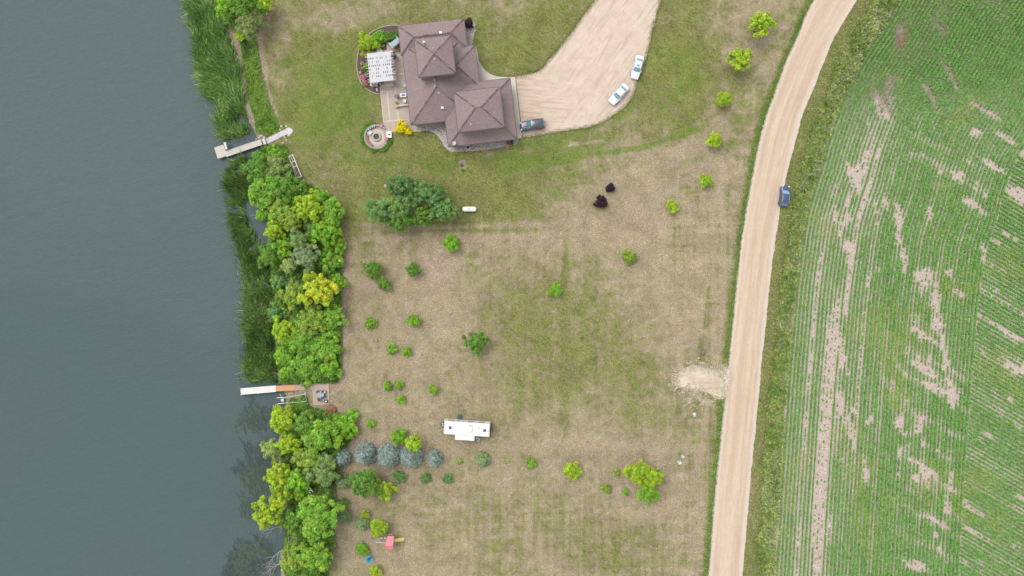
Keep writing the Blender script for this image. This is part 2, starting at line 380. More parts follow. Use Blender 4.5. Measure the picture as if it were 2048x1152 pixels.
SIDING = plain('siding', (0.24, 0.19, 0.165), 0.8, var=0.05)
TRIM = plain('trim_white', (0.62, 0.60, 0.58), 0.5, var=0.03)
CHROME = plain('chrome', (0.75, 0.76, 0.78), 0.15, metal=0.9, var=0.02)
def glass(name, col, rough=0.08):
    m = plain(name, col, rough, var=0.05, coat=0.6); return m
CARGLASS = glass('car_glass', (0.14, 0.27, 0.34)); WINGLASS = glass('window_glass', (0.05, 0.07, 0.09))  # car glass: reflected sky painted in as a teal base colour
LAMP = plain('lamp_lens', (0.80, 0.82, 0.85), 0.15, var=0.02); TAIL = plain('tail_lens', (0.55, 0.05, 0.08), 0.2, var=0.05)
def paint(name, col, coat=0.6, rough=0.35): return plain(name, col, rough, var=0.02, coat=coat)

# ------------------------------------------------------------------ lines of the place (photo pixels)
SHORE = [(425, -900), (428, -120), (432, 0), (455, 60), (470, 120), (478, 180), (492, 230), (512, 270), (523, 300), (530, 345), (538, 400), (535, 460),
         (538, 520), (545, 600), (553, 690), (560, 760), (572, 800), (562, 850), (556, 910), (560, 970), (572, 1040), (566, 1110), (560, 1200), (560, 2000)]
RL = [(1700, -140), (1660, -60), (1626, 0), (1608, 36), (1592, 77), (1570, 124), (1552, 175), (1533, 226), (1517, 284), (1506, 339), (1494, 405), (1482, 478),
      (1470, 589), (1458, 707), (1446, 823), (1429, 987), (1416, 1151), (1405, 1290)]
RR = [(1800, -140), (1750, -60), (1714, 0), (1690, 40), (1664, 84), (1643, 135), (1621, 190), (1606, 226), (1592, 277), (1579, 328), (1569, 368), (1560, 419),
      (1548, 499), (1539, 575), (1529, 672), (1521, 756), (1509, 877), (1495, 1028), (1485, 1151), (1474, 1290)]
FE = [(1890, -140), (1833, -60), (1796, 0), (1772, 45), (1737, 97), (1706, 149), (1685, 194), (1668, 240), (1652, 288), (1640, 333), (1629, 365), (1611, 429),
      (1600, 499), (1589, 582), (1582, 665), (1575, 742), (1571, 795), (1562, 926), (1554, 1049), (1548, 1147), (1538, 1290)]
DRIVE_L = [(1262, -120), (1215, -30), (1192, 0), (1160, 40), (1147, 60), (1129, 83), (1113, 103), (1097, 121), (1085, 136), (1072, 143), (1052, 149), (1031, 153)]
DRIVE_R = [(1045, 275), (1070, 271), (1090, 269), (1113, 264), (1140, 260), (1176, 255), (1203, 245), (1230, 229), (1250, 213), (1266, 191), (1274, 164),
           (1286, 139), (1293, 112), (1299, 89), (1305, 60), (1313, 30), (1322, 0), (1332, -40), (1350, -120)]
shore_w = spline(UP(SHORE), 1.0); rl_w = spline(UP(RL), 0.45); rr_w = spline(UP(RR), 0.45); fe_w = spline(UP(FE), 0.25)
def x_at(P, y): o = np.argsort(P[:, 1]); return np.interp(y, P[o, 1], P[o, 0])

# ------------------------------------------------------------------ ground sheet, reaching the horizon, falling to the lake bed
def axis(lo, hi, step):
    c = [lo - s for s in (2400, 1200, 600, 300, 150, 70, 30, 12, 4)]; d = [hi + s for s in (4, 12, 30, 70, 150, 300, 600, 1200, 2400)]
    return np.array(c + list(np.arange(lo, hi + step / 2, step)) + d)
gx = axis(-72, 108, 0.5); gy = axis(-64, 64, 0.5)
GX, GY = np.meshgrid(gx, gy, indexing='ij')
sx_at = x_at(shore_w, np.clip(GY, -140, 140))
off = GX - sx_at                                                # metres inland of the waterline
def ground_z(off): return np.where(off > 0, -1.0 + 0.98 * sstep(0, 6.0, off) + 0.02, -1.0 - 0.9 * sstep(0, 8, -off) - 0.02 * 0)
GZ = ground_z(off)
PXg = GX / 0.1 + 1024; PYg = 576 - GY / 0.1
n1 = fbm(GX / 14, GY / 14, 1); n2 = fbm(GX / 4, GY / 4, 5)
g = 0.20 + 0.75 * (n1 - 0.5) + 0.35 * (n2 - 0.5); dirt = np.zeros_like(g); lush = np.zeros_like(g); stripe = np.full_like(g, 0.28)
def brush(arr, pts, w, s, soft=0.6):
    D = seg_dist(GX, GY, UP(pts)) * (1 + 0.35 * (n2 - 0.5)) + (n2 - 0.5) * w * 0.5
    np.add(arr, s * (1 - sstep(w * (1 - soft) * 0.5, w * (0.5 + soft * 0.5), D)), out=arr)
def blob(arr, x, y, rx, ry, s, rot=0):
    cx, cy = U(x, y); dx, dy = GX - cx, GY - cy; c, q = math.cos(R(rot)), math.sin(R(rot))
    d = np.hypot((dx * c + dy * q) / (rx * 0.1), (-dx * q + dy * c) / (ry * 0.1)) + (n2 - 0.5) * 0.7 + (n1 - 0.5) * 0.4
    np.add(arr, s * (1 - sstep(0.45, 1.15, d)), out=arr)
g += 0.40 * sstep(500, 400, PYg) * sstep(1510, 1380, PXg) + 0.04
n3 = fbm((GX + 0.8 * GY) / 9, (GY - 0.8 * GX) / 2.2, 9, 4); g += 0.55 * (n3 - 0.5) * sstep(420, 300, PYg)         # combed drifts round the house
lush += 0.34 * sstep(0.50, 0.72, fbm((GX + 0.7 * GY) / 12, (GY - 0.7 * GX) / 4, 13, 3)) * sstep(430, 330, PYg)
g += 0.10 * sstep(450, 250, PYg)
blob(g, 650, 190, 120, 130, 0.25); blob(g, 600, 30, 150, 50, -0.35); blob(g, 740, 20, 110, 40, -0.25); blob(g, 1060, 80, 130, 70, 0.15)
blob(g, 560, 120, 30, 120, -0.4); blob(g, 1390, 120, 110, 130, 0.12); blob(g, 1330, 330, 160, 60, -0.42); blob(g, 1240, 400, 220, 80, -0.35)
blob(g, 1420, 260, 60, 70, -0.2); blob(g, 800, 560, 150, 130, -0.16); blob(g, 1060, 470, 300, 40, -0.22); blob(g, 1130, 640, 190, 150, 0.20)
blob(g, 1000, 800, 170, 90, 0.16); blob(g, 1300, 780, 90, 100, 0.2); blob(g, 1200, 880, 260, 60, 0.02); blob(g, 780, 330, 120, 40, 0.1)
blob(g, 1000, 1090, 330, 110, 0.10); blob(g, 1240, 1100, 120, 70, 0.18); blob(g, 1330, 620, 90, 160, -0.12); blob(g, 720, 1100, 60, 90, -0.12)
blob(lush, 650, 190, 130, 105, 0.50); blob(lush, 760, 320, 150, 24, 0.28); blob(lush, 1010, 330, 160, 26, 0.25); blob(lush, 1350, 170, 70, 120, 0.40); blob(lush, 1180, 290, 190, 16, 0.22); blob(lush, 1030, 95, 90, 50, 0.36); blob(g, 1330, 180, 80, 120, 0.2)
brush(g, [(700, 448), (900, 455), (1100, 446), (1460, 440)], 1.0, -0.35); brush(g, [(720, 478), (1000, 474), (1450, 462)], 0.8, -0.3); brush(g, [(880, 462), (1200, 458), (1440, 452)], 0.7, 0.35)
for xo in (1392, 1412, 1436): brush(g, [(xo + 40, 420), (xo + 18, 640), (xo - 6, 860), (xo - 30, 1152)], 0.8, 0.30 if xo != 1412 else -0.25)
brush(g, [(1130, 480), (1128, 900)], 1.4, 0.25); brush(g, [(1060, 500), (1052, 1150)], 1.2, -0.16); brush(g, [(905, 890), (1420, 900)], 1.2, -0.2)
blob(g, 900, 400, 290, 85, 0.30); blob(g, 1130, 340, 260, 40, 0.22); blob(g, 1120, 650, 220, 190, 0.14); blob(g, 1180, 820, 240, 120, 0.12); blob(g, 760, 300, 120, 40, 0.15); blob(g, 1150, 1080, 300, 120, 0.08)
stripe += 0.75 * sstep(1280, 1400, PXg) * sstep(260, 420, PYg) * sstep(1500, 1440, PXg)
stripe += 0.35 * sstep(430, 460, PYg) * sstep(560, 470, PYg) + 0.25 * sstep(860, 960, PYg)
rlx = x_at(rl_w, GY); rrx = x_at(rr_w, GY); fex = x_at(fe_w, GY)
lush += 0.62 * sstep(1.7, 0.6, (rlx - GX) + (n2 - 0.5) * 1.0) * (GX < rlx + 1)
lush *= 1 - 0.9 * sstep(1.0, 0.0, np.maximum(GY + 15.6, -22.4 - GY)) * (GX > 30)
g += 0.6 * ((GX > rrx - 0.5) & (GX < fex)); lush += 0.55 * sstep(0.35, 0.7, (GX - rrx) / (fex - rrx + 1e-6) + (n2 - 0.5) * 0.5) * (GX < fex + 0.5) * (GX > rrx)
lush += 0.30 * ((GX > rrx) & (GX < fex)) * n1
brush(lush, [(1110, 322), (1180, 310), (1270, 300), (1340, 278), (1402, 256)], 1.4, 0.75)
brush(lush, [(1000, 340), (1040, 332), (1120, 320)], 1.8, 0.5); brush(lush, [(690, 318), (790, 330), (900, 322), (1000, 318), (1100, 306), (1200, 296)], 1.6, 0.40); brush(lush, [(620, 300), (720, 300), (830, 300)], 2.0, 0.30); brush(lush, [(1045, 290), (1150, 272), (1225, 246), (1262, 208), (1288, 160)], 1.3, 0.38); brush(lush, [(1095, 296), (1180, 280), (1220, 268)], 1.2, 0.3)
brush(dirt, [(1140, 290), (1205, 281)], 0.9, 0.7); brush(dirt, [(1060, 310), (1180, 302), (1260, 290)], 0.8, 0.3)
for x, y, r1, r2, s in ((875, 340, 30, 22, 0.65), (1080, 395, 60, 26, 0.32), (1115, 380, 26, 34, 0.3), (960, 400, 50, 25, 0.25), (740, 490, 16, 12, 0.35),
                        (640, 130, 40, 30, 0.2), (700, 210, 40, 50, 0.22), (985, 145, 40, 14, 0.45), (960, 105, 12, 34, 0.4), (1235, 232, 22, 9, 0.5), (1130, 262, 90, 6, 0.3),
                        (1290, 765, 45, 30, 0.4), (1405, 690, 22, 12, 0.5), (1390, 835, 26, 8, 0.6), (1330, 820, 40, 24, 0.35), (640, 270, 60, 30, 0.2), (1100, 25, 60, 24, 0.1)):
    blob(lush, x, y, r1, r2, s)
blob(g, 1120, 40, 60, 30, 0.35)
brush(dirt, [(545, 15), (520, 70), (528, 150), (540, 210), (556, 245)], 1.6, 0.75); blob(dirt, 560, 40, 30, 40, 0.4); brush(dirt, [(600, 345), (640, 375), (665, 400)], 1.3, 0.5)
brush(dirt, [(692, 470), (688, 560), (689, 660), (690, 740), (682, 768), (668, 782)], 1.3, 0.75)
brush(dirt, [(660, 820), (700, 815), (720, 850), (715, 890)], 2.0, 0.5)
brush(dirt, [(690, 905), (760, 895), (840, 905), (872, 925)], 4.6, 0.6); brush(dirt, [(690, 950), (800, 950), (900, 955)], 2.6, 0.4)
blob(dirt, 720, 1020, 60, 80, 0.4); blob(dirt, 830, 455, 90, 12, 0.55); blob(dirt, 800, 570, 130, 90, 0.36); blob(dirt, 720, 650, 40, 25, 0.35); blob(dirt, 890, 515, 70, 45, 0.36); blob(dirt, 820, 730, 90, 60, 0.26); blob(dirt, 1280, 430, 130, 40, 0.24)
blob(dirt, 1240, 980, 30, 40, 0.4); brush(dirt, [(1235, 965), (1240, 1060)], 0.8, 0.3); brush(dirt, [(1250, 960), (1280, 1000)], 0.8, 0.5); blob(dirt, 1270, 890, 80, 12, 0.4)
blob(dirt, 1370, 700, 50, 30, 0.3); blob(dirt, 1185, 370, 40, 10, 0.25); blob(dirt, 1280, 395, 50, 30, 0.25); blob(dirt, 1150, 360, 8, 10, 0.4); blob(dirt, 1205, 258, 10, 8, 0.6)
blob(dirt, 1300, 460, 160, 26, 0.25); blob(dirt, 700, 0, 180, 30, 0.15); blob(dirt, 1395, 300, 14, 60, 0.3); blob(dirt, 1450, 760, 18, 40, 0.3)
dirt += 0.9 * sstep(1.8, 0.3, np.abs(off - 0.4))                 # bare bank at the waterline
dirt += 0.75 * sstep(0.9, 0.1, np.abs(GX - fex))                  # tilled edge of the field
# worn rings round the lawn saplings are painted once the planting list is known
LAWN_RINGS = [(955, 685, 34, 0.5), (740, 646, 20, 0.4), (827, 641, 20, 0.35), (747, 555, 30, 0.35), (827, 540, 24, 0.3), (1110, 585, 24, 0.35), (1258, 514, 22, 0.25), (1346, 413, 16, 0.4),
              (1412, 361, 16, 0.35), (1145, 945, 24, 0.35), (1062, 928, 16, 0.3), (965, 918, 20, 0.35), (867, 781, 16, 0.4), (775, 773, 14, 0.3), (802, 799, 14, 0.3), (1480, 125, 26, 0.2), (1523, 55, 26, 0.2)]
for x, y, r_, s in LAWN_RINGS: blob(dirt, x, y, r_, r_, s)
g = np.clip(g, 0, 1.1); dirt = np.clip(dirt, 0, 1.1); lush = np.clip(lush, 0, 1.1)
nx, ny = GX.shape
idx = np.arange(nx * ny).reshape(nx, ny)
F = np.stack([idx[:-1, :-1], idx[1:, :-1], idx[1:, 1:], idx[:-1, 1:]], -1).reshape(-1, 4)
tag(link('ground', np_mesh('ground', np.stack([GX, GY, GZ], -1).reshape(-1, 3), F, np.stack([g, dirt, lush, stripe], -1).reshape(-1, 4), True), GROUND), kind='structure')
mb = MB(); mb.add([(-2300, -2300, -1.0), (-30, -2300, -1.0), (-30, 2300, -1.0), (-2300, 2300, -1.0)], [(0, 1, 2, 3)])
tag(mb.build('lake', WATER), kind='structure')

def gz(x, y): return float(ground_z(np.array(x - x_at(shore_w, y))))

# ------------------------------------------------------------------ road, driveway, entry, field
def ribbon(L_, R_, z, nacross):
    n = min(len(L_), len(R_)); t = np.linspace(0, 1, n)
    def rs(P): s = np.linspace(0, 1, len(P)); return np.stack([np.interp(t, s, P[:, 0]), np.interp(t, s, P[:, 1])], 1)
    A, B = rs(L_), rs(R_); W = B - A; W /= np.linalg.norm(W, axis=1)[:, None]
    ja = (fbm(t * 60, t * 0, 2) - 0.5) * 0.35 + (NR.random(n) - 0.5) * 0.14; jb = (fbm(t * 60, t * 0 + 9, 3) - 0.5) * 0.35 + (NR.random(n) - 0.5) * 0.14
    V = []; UVs = []; s = np.concatenate([[0], np.cumsum(np.hypot(*np.diff((A + B) / 2, axis=0).T))])
    for j in range(nacross + 1):
        f = j / nacross; Q = A * (1 - f) + B * f + W * (ja if j == 0 else jb if j == nacross else 0 * ja)[:, None]
        zz = z + 0.10 * (1 - (2 * f - 1) ** 2) * np.ones(n)
        V.append(np.stack([Q[:, 0], Q[:, 1], zz], 1)); UVs.append(np.stack([np.full(n, f), s], 1))
    V = np.concatenate(V); UVs = np.concatenate(UVs); ii = np.arange(n * (nacross + 1)).reshape(nacross + 1, n)
    F = np.stack([ii[:-1, :-1], ii[1:, :-1], ii[1:, 1:], ii[:-1, 1:]], -1).reshape(-1, 4)[:, ::-1]
    me = np_mesh('road', V, F, None, True)
    uv = me.uv_layers.new(name='UVMap'); uv.data.foreach_set('uv', UVs[F.ravel()].astype(np.float32).ravel()); return me
rme = ribbon(rl_w, rr_w, 0.012, 10)
if rme.polygons[0].normal.z < 0: rme.flip_normals()
tag(link('road', rme, ROAD), kind='structure')

def sheet(name, poly, z, mat, colfn=None, grid=1.0, jitter=0.0):
    """flat sheet over a polygon, subdivided so that colour masks can be carried"""
    P = spline(poly + [poly[0]], 0.4)[:-1] if jitter and not isinstance(poly, np.ndarray) else np.array(poly)
    if jitter: N_ = normals2(P); P = P + N_ * ((fbm(np.arange(len(P)) * 0.4, np.zeros(len(P)), 4, 3) - 0.5) * 2 * jitter + (NR.random(len(P)) - 0.5) * jitter * 0.5)[:, None]
    bm = bmesh.new(); vs = [bm.verts.new((x, y, z)) for x, y in P]; f = bm.faces.new(vs)
    if f.normal.z < 0 or True:
        f.normal_update()
        if f.normal.z < 0: f.normal_flip()
    if grid:
        lo, hi = P.min(0), P.max(0)
        for ax, nv in ((0, (1, 0, 0)), (1, (0, 1, 0))):
            for c in np.arange(lo[ax] + grid * 0.53, hi[ax], grid):
                co = [0, 0, 0]; co[ax] = c
                bmesh.ops.bisect_plane(bm, geom=bm.verts[:] + bm.edges[:] + bm.faces[:], plane_co=co, plane_no=nv)
    bmesh.ops.triangulate(bm, faces=[q for q in bm.faces if len(q.verts) > 4])
    me = bpy.data.meshes.new(name); bm.to_mesh(me); bm.free()
    V = np.array([v.co for v in me.vertices])
    set_cols(me, colfn(V[:, 0], V[:, 1]) if colfn else np.ones((len(V), 3)))
    return tag(link(name, me, mat), kind='structure')
def drive_col(x, y):
    w = sstep(14.0, 4.0, x) * sstep(36, 42, 57.6 - y + 0 * x + 6); w = sstep(15.0, 5.0, x) * sstep(46.0, 41.0, y)
    return np.stack([w, w, w], 1)
sheet('driveway', np.concatenate([spline(UP(DRIVE_L), 0.4), spline(UP(DRIVE_R), 0.4)]), 0.014, DRIVE, drive_col, 1.5, 0.16)
ENT = [(1349, 762), (1358, 742), (1372, 732), (1395, 731), (1420, 736), (1440, 738), (1456, 730), (1462, 765), (1449, 802), (1436, 798), (1420, 790), (1396, 784), (1372, 779), (1354, 774)]
sheet('field_entrance', UP(ENT), 0.008, ENTRY, lambda x, y: np.zeros((len(x), 3)), 1.5, 0.55)
def gravel_spill(label, x, y, s0=0.05, s1=0.14, tone=(0.46, 0.38, 0.29)):
    n = len(x); s = NR.uniform(s0, s1, n); O = np.array([(1, 0, 0), (0, 1, 0), (-1, 0, 0), (0, -1, 0), (0, 0, 0.5)])
    V = np.stack([x, y, np.full(n, 0.02)], 1)[:, None, :] + O[None] * (s[:, None] * NR.uniform(0.7, 1.4, (n, 3)))[:, None, :]
    F = (np.arange(n)[:, None, None] * 5 + np.array([(0, 1, 4), (1, 2, 4), (2, 3, 4), (3, 0, 4)])[None]).reshape(-1, 3); c = np.array(tone)[None] * NR.uniform(0.7, 1.25, (n, 1))
    tag(link('loose_gravel', np_mesh('loose_gravel', V.reshape(-1, 3), F, np.repeat(c, 5, 0)), STONE), label, 'gravel', kind='stuff')
ex_, ey_ = NR.uniform(*[U(a, 0)[0] for a in (1335, 1458)], 9000), NR.uniform(*[U(0, a)[1] for a in (830, 715)], 9000)
de = np.minimum(seg_dist(ex_, ey_, UP(ENT + [ENT[0]])), seg_dist(ex_, ey_, UP([(1380, 800), (1420, 805)])) * 1.1)
k_ = (NR.random(9000) < np.exp(-(de / 0.9) ** 2)) & (fbm(ex_ / 1.2, ey_ / 1.2, 4, 3) > 0.42)
gravel_spill('loose pale gravel spilling round the field entrance', ex_[k_], ey_[k_])
fpoly = [tuple(p) for p in fe_w[::6]] + [(170, fe_w[-1][1]), (170, fe_w[0][1])]
def soil_col(x, y):
    py = 576 - y / 0.1; px = x / 0.1 + 1024
    d = 0.55 * sstep(330, 120, py + (px - 1750) * 0.1) + 0.12; return np.stack([d, d, d], 1)
sheet('crop_field', fpoly, 0.010, SOIL, soil_col, 3.0)

# ------------------------------------------------------------------ leaves, blades
def leaf_quads(P, Nn, size, asp, C, tang=None):
    """diamond leaves: centre P, facing Nn, length size"""
    n = len(P); Nn = Nn / (np.linalg.norm(Nn, axis=1)[:, None] + 1e-9)
    T = NR.normal(size=(n, 3)) if tang is None else tang
    T = T - Nn * (T * Nn).sum(1)[:, None]; T /= np.linalg.norm(T, axis=1)[:, None] + 1e-9
    B = np.cross(Nn, T); s = np.broadcast_to(np.asarray(size, float), (n,))[:, None]
    V = np.stack([P - T * s * 0.5, P + B * s * asp * 0.5, P + T * s * 0.5 - Nn * s * 0.08, P - B * s * asp * 0.5], 1).reshape(-1, 3)
    F = np.arange(n * 4).reshape(n, 4)
    return V, F, np.repeat(C, 4, 0)
def blades(base, tip, w, C):
    """tapered grass blades as bent strips (one quad and one tip quad)"""
    n = len(base); d = tip - base; side = np.cross(d, np.array([0, 0, 1.0])); side /= np.linalg.norm(side, axis=1)[:, None] + 1e-9
    w = np.broadcast_to(np.asarray(w, float), (n,))[:, None]
    mid = base + d * 0.55; mid[:, 2] += np.abs(d[:, 2]) * 0.15
    V = np.stack([base - side * w * 0.5, base + side * w * 0.5, mid + side * w * 0.45, mid - side * w * 0.45, tip + side * w * 0.06, tip - side * w * 0.06], 1).reshape(-1, 3)
    b = np.arange(n)[:, None] * 6
    F = np.concatenate([b + np.array([[0, 1, 2, 3]]), b + np.array([[3, 2, 4, 5]])])
    return V, F, np.repeat(C, 6, 0)
def jitcol(base, n, v=0.2, hue=0.12):
    c = np.array(base)[None, :] * (1 + (NR.random((n, 1)) - 0.5) * 2 * v)
    c = c * (1 + (NR.random((n, 3)) - 0.5) * 2 * np.array([hue, hue * 0.4, hue])); return np.clip(c, 0.004, 0.9)
def scatter(poly, dens):
    P = np.array(poly); lo, hi = P.min(0), P.max(0); n = int(dens * (hi[0] - lo[0]) * (hi[1] - lo[1]))
    x = NR.uniform(lo[0], hi[0], n); y = NR.uniform(lo[1], hi[1], n); k = inpoly(x, y, poly); return x[k], y[k]

# ------------------------------------------------------------------ crop rows
def crop(name, label, pts, k_row, vig):
    vig = np.where((vig < 0.2) & (NR.random(len(vig)) < 0.10), NR.uniform(0.2, 0.5, len(vig)), vig); keep = vig > 0.16; pts = pts[keep]; vig = vig[keep]; nl = 7; n = len(pts)
    P = np.repeat(pts, nl, 0); vg = np.repeat(vig, nl)
    P = np.concatenate([P, np.zeros((len(P), 1))], 1)
    hgt = 0.30 * vg + 0.08
    P[:, 0] += NR.normal(0, 0.092, len(P)) * (0.35 + 0.75 * vg); P[:, 1] += NR.normal(0, 0.10, len(P))
    P[:, 2] = 0.03 + hgt * NR.uniform(0.25, 1.0, len(P))
    Nn = NR.normal(size=(len(P), 3)) * 0.30; Nn[:, 2] = 1.0
    yel = fbm(P[:, 0] / 7, P[:, 1] / 7, 8)[:, None]
    C = jitcol((0.090, 0.235, 0.036), len(P), 0.20, 0.10)
    C = C * (1 + sstep(0.55, 0.72, yel) * np.array([[0.45, 0.06, -0.1]]))
    V, F, C = leaf_quads(P, Nn, (0.20 + 0.19 * vg) * NR.uniform(0.75, 1.2, len(P)), 0.85, C)
    tag(link(name, np_mesh(name, V, F, C), CROP), label, 'crop', kind='stuff')
nrm = -normals2(fe_w)                                # fe_w runs down the picture; crops lie to its right
if nrm[:, 0].mean() < 0: nrm = -nrm
rows, ks, vs = [], [], []
SP = 0.762
for k in range(48):
    o_ = 0.55 + SP * k
    Q = fe_w + nrm * o_
    s = np.concatenate([[0], np.cumsum(np.hypot(*np.diff(Q, axis=0).T))]); ss = np.arange(0, s[-1], 0.17); ss = ss + NR.normal(0, 0.03, len(ss))
    q = np.stack([np.interp(ss, s, Q[:, 0]), np.interp(ss, s, Q[:, 1])], 1)
    x, y = q[:, 0], q[:, 1]; px = x / 0.1 + 1024; py = 576 - y / 0.1
    m_ = (px < 2110) & (py > -40) & (py < 1200); q = q[m_]; ss = ss[m_]; x, y, px, py = x[m_], y[m_], px[m_], py[m_]
    north = sstep(420, 200, py + (px - 1700) * 0.05)
    gk = {4: .3, 5: .55, 6: .3, 8: .35, 9: .6, 10: .85, 11: .9, 12: .4, 13: .9, 14: .45, 16: .3, 18: .6, 21: .35, 24: .5, 27: .3, 30: .55, 33: .3, 36: .55, 40: .5, 43: .35}.get(k, 0.08)
    pat = fbm(x / 9, y / 14, 2, 4); fine = fbm(ss / 5.0, np.full(len(ss), k * 1.7), 6, 3); tiny = fbm(ss / 0.55, np.full(len(ss), k * 3.1), 9, 2); slow = fbm(ss / 22, np.full(len(ss), k * 0.45), 11, 2)
    weak = gk * (1 - 0.7 * north) * sstep(0.26, 0.54, 0.5 * fine + 0.5 * slow)
    t1 = (px * 0.58 - py)                                  # old tracks slanting across the rows
    tr = np.zeros_like(px)
    for c0, wd, st in ((360, 7, 0.5), (760, 9, 0.5), (800, 6, 0.4), (240, 8, 0.5), (190, 7, 0.5), (300, 6, 0.4), (40, 7, 0.5), (80, 6, 0.5), (-20, 6, 0.45), (130, 8, 0.4)):
        tr = np.maximum(tr, st * np.exp(-((t1 - c0 + 30 * (fbm(px / 70, py / 70, 3, 2) - 0.5)) / wd) ** 2) * sstep(1760, 1850, px) * (fbm(px / 22, py / 22, 5, 3) > 0.42))
    bn = fbm((x + 0.12 * y) / 1.7 + 40, y / 7.5, 12, 5) + 0.10 * (NR.random(len(x)) - 0.5) + 0.07 * (fbm(ss / 1.5, np.full(len(ss), k * 5.3), 3, 2) - 0.5)
    bare = 0.9 * sstep(0.64, 0.74, bn) * sstep(1600, 1700, px) * (1 - 0.55 * north)
    for bx, by, ra, rb_, rot in ((1850, 560, 22, 26, 0), (1868, 600, 14, 22, 0), (1895, 545, 10, 8, 0), (1915, 585, 14, 9, 30), (1840, 665, 34, 7, 30), (1880, 690, 24, 6, 30), (1850, 738, 40, 11, 32), (1868, 775, 34, 12, 30), (1905, 782, 16, 22, 0), (1835, 850, 12, 20, 0), (1850, 935, 26, 7, 35), (1832, 955, 10, 10, 0), (1895, 975, 14, 7, 30), (1870, 1040, 40, 6, 35), (1830, 1130, 30, 12, 20), (1940, 405, 22, 9, 30), (1965, 425, 14, 7, 30), (1985, 330, 30, 8, 32), (2010, 275, 26, 7, 32), (1960, 215, 24, 6, 32), (1985, 230, 20, 6, 32), (1950, 265, 12, 10, 0), (1915, 350, 12, 14, 0), (1760, 210, 12, 40, -28), (1780, 165, 8, 14, 0), (1860, 190, 7, 46, -28), (1900, 150, 6, 40, -28), (1885, 62, 8, 12, -30), (1700, 345, 8, 22, -14)):
        c_, s_ = math.cos(R(rot)), math.sin(R(rot)); ddx, ddy = px - bx, py - by
        e_ = np.hypot((ddx * c_ + ddy * s_) / ra, (-ddx * s_ + ddy * c_) / rb_) + 0.7 * (fbm(x / 0.9, y / 0.9, 7, 3) - 0.5) + 0.5 * (NR.random(len(x)) - 0.5)
        bare = np.maximum(bare, 0.95 * sstep(1.15, 0.75, e_))
    vig = (0.80 if k < 12 else 0.90 if k < 20 else 1.08) + (0.08 if k < 20 else -0.10) * north - 1.15 * weak * (0.45 + 1.1 * tiny) - 0.5 * np.clip(pat - 0.52, 0, 1) - 1.3 * tr - bare - 0.16 * NR.random(len(x))
    vig -= 1.2 * np.exp(-((px - 1800) / 12) ** 2 - ((py - 72) / 30) ** 2)
    rows.append(q); vs.append(np.clip(vig, 0, 1.1))
crop('soybean_crop', 'soybean rows following the curve of the road along the field edge', np.concatenate(rows), None, np.concatenate(vs))
# inner rows, slanting, start where the headland rows end
edge = fe_w + nrm * (0.55 + SP * 47.6); dirv = np.array([1, -0.575]); dirv /= np.linalg.norm(dirv); nv = np.array([-dirv[1], dirv[0]])
rows, vs = [], []
for k in range(-130, 170):
    c0 = np.array([90.0, 0.0]) + nv * SP * k; t = np.arange(-40, 60, 0.17); t = t + NR.normal(0, 0.03, len(t)); q = c0 + t[:, None] * dirv
    px = q[:, 0] / 0.1 + 1024; py = 576 - q[:, 1] / 0.1; ex = x_at(edge, q[:, 1])
    m_ = (q[:, 0] > ex + 0.1) & (px < 2110) & (py < 1200) & (py > 100); q = q[m_]
    if not len(q): continue
    x, y = q[:, 0], q[:, 1]; py = 576 - y / 0.1
    rowv = 0.5 * (vn(np.full(1, k * 0.37), np.zeros(1), 4)[0] > 0.74)
    thin = sstep(0.42, 0.6, fbm(x / 14, y / 18, 7, 3)) * 0.34 * sstep(860, 700, py) + 0.3 * sstep(1010, 1060, py) * (k % 3 == 0)
    vig = 1.02 - rowv * (0.4 + fbm(x / 4, y / 4, 9, 3)) * 0.9 - thin * (k % 2 == 0) - 0.95 * sstep(0.62, 0.72, fbm((x + y * 0.3) / 6.5, (y + x * 0.575) / 1.3, 12, 5) + 0.10 * (NR.random(len(x)) - 0.5)) - 0.2 * NR.random(len(x))
    rows.append(q); vs.append(np.clip(vig, 0, 1.1))
crop('soybean_crop', 'soybean rows slanting across the inner field beyond the curved headland rows', np.concatenate(rows), None, np.concatenate(vs))

# ------------------------------------------------------------------ grasses, reeds, ditch weeds
def tuft_field(name, label, x, y, z, hgt, w, base_cols, lean=0.8, mat=REED, per=1, dirfield=None, cat='grass', hv=0.35):
    n = len(x); x = np.repeat(x, per); y = np.repeat(y, per); z = np.repeat(np.broadcast_to(z, (n,)), per); N_ = len(x)
    x = x + NR.normal(0, 0.10, N_) * (per > 1); y = y + NR.normal(0, 0.10, N_) * (per > 1)
    h = hgt * NR.uniform(1 - hv, 1 + hv, N_)
    a = NR.uniform(0, 2 * PI, N_) if dirfield is None else dirfield(x, y) + NR.normal(0, 0.55, N_)
    ln = np.clip(NR.normal(lean, 0.25, N_), 0.05, 1.6) * h
    base = np.stack([x, y, z], 1); tip = base + np.stack([np.cos(a) * ln, np.sin(a) * ln, h * np.clip(1.0 - 0.35 * ln / h, 0.3, 1)], 1)
    pick = NR.random(N_) ; pick = np.clip((fbm(x / 2.5, y / 2.5, 10, 3) - 0.25) * 2 * 0.6 + pick * 0.4, 0, 0.999)
    bc = np.array(base_cols); f = pick * (len(bc) - 1); i = f.astype(int); fr = (f - i)[:, None]
    C = (bc[i] * (1 - fr) + bc[np.minimum(i + 1, len(bc) - 1)] * fr) * (0.5 + 1.1 * NR.random((N_, 1)) ** 1.5) * np.where(NR.random((N_, 1)) < 0.12, 1.9, 1.0)
    V, F, C = blades(base, tip, w * NR.uniform(0.7, 1.3, N_), C)
    return tag(link(name, np_mesh(name, V, F, C), mat), label, cat, kind='stuff')
swirl = lambda x, y: 2.2 + 2.4 * (fbm(x / 6, y / 6, 14, 2) - 0.5) * 2
REEDC = [(0.026, 0.056, 0.013), (0.058, 0.118, 0.022), (0.10, 0.18, 0.038), (0.17, 0.25, 0.08)]
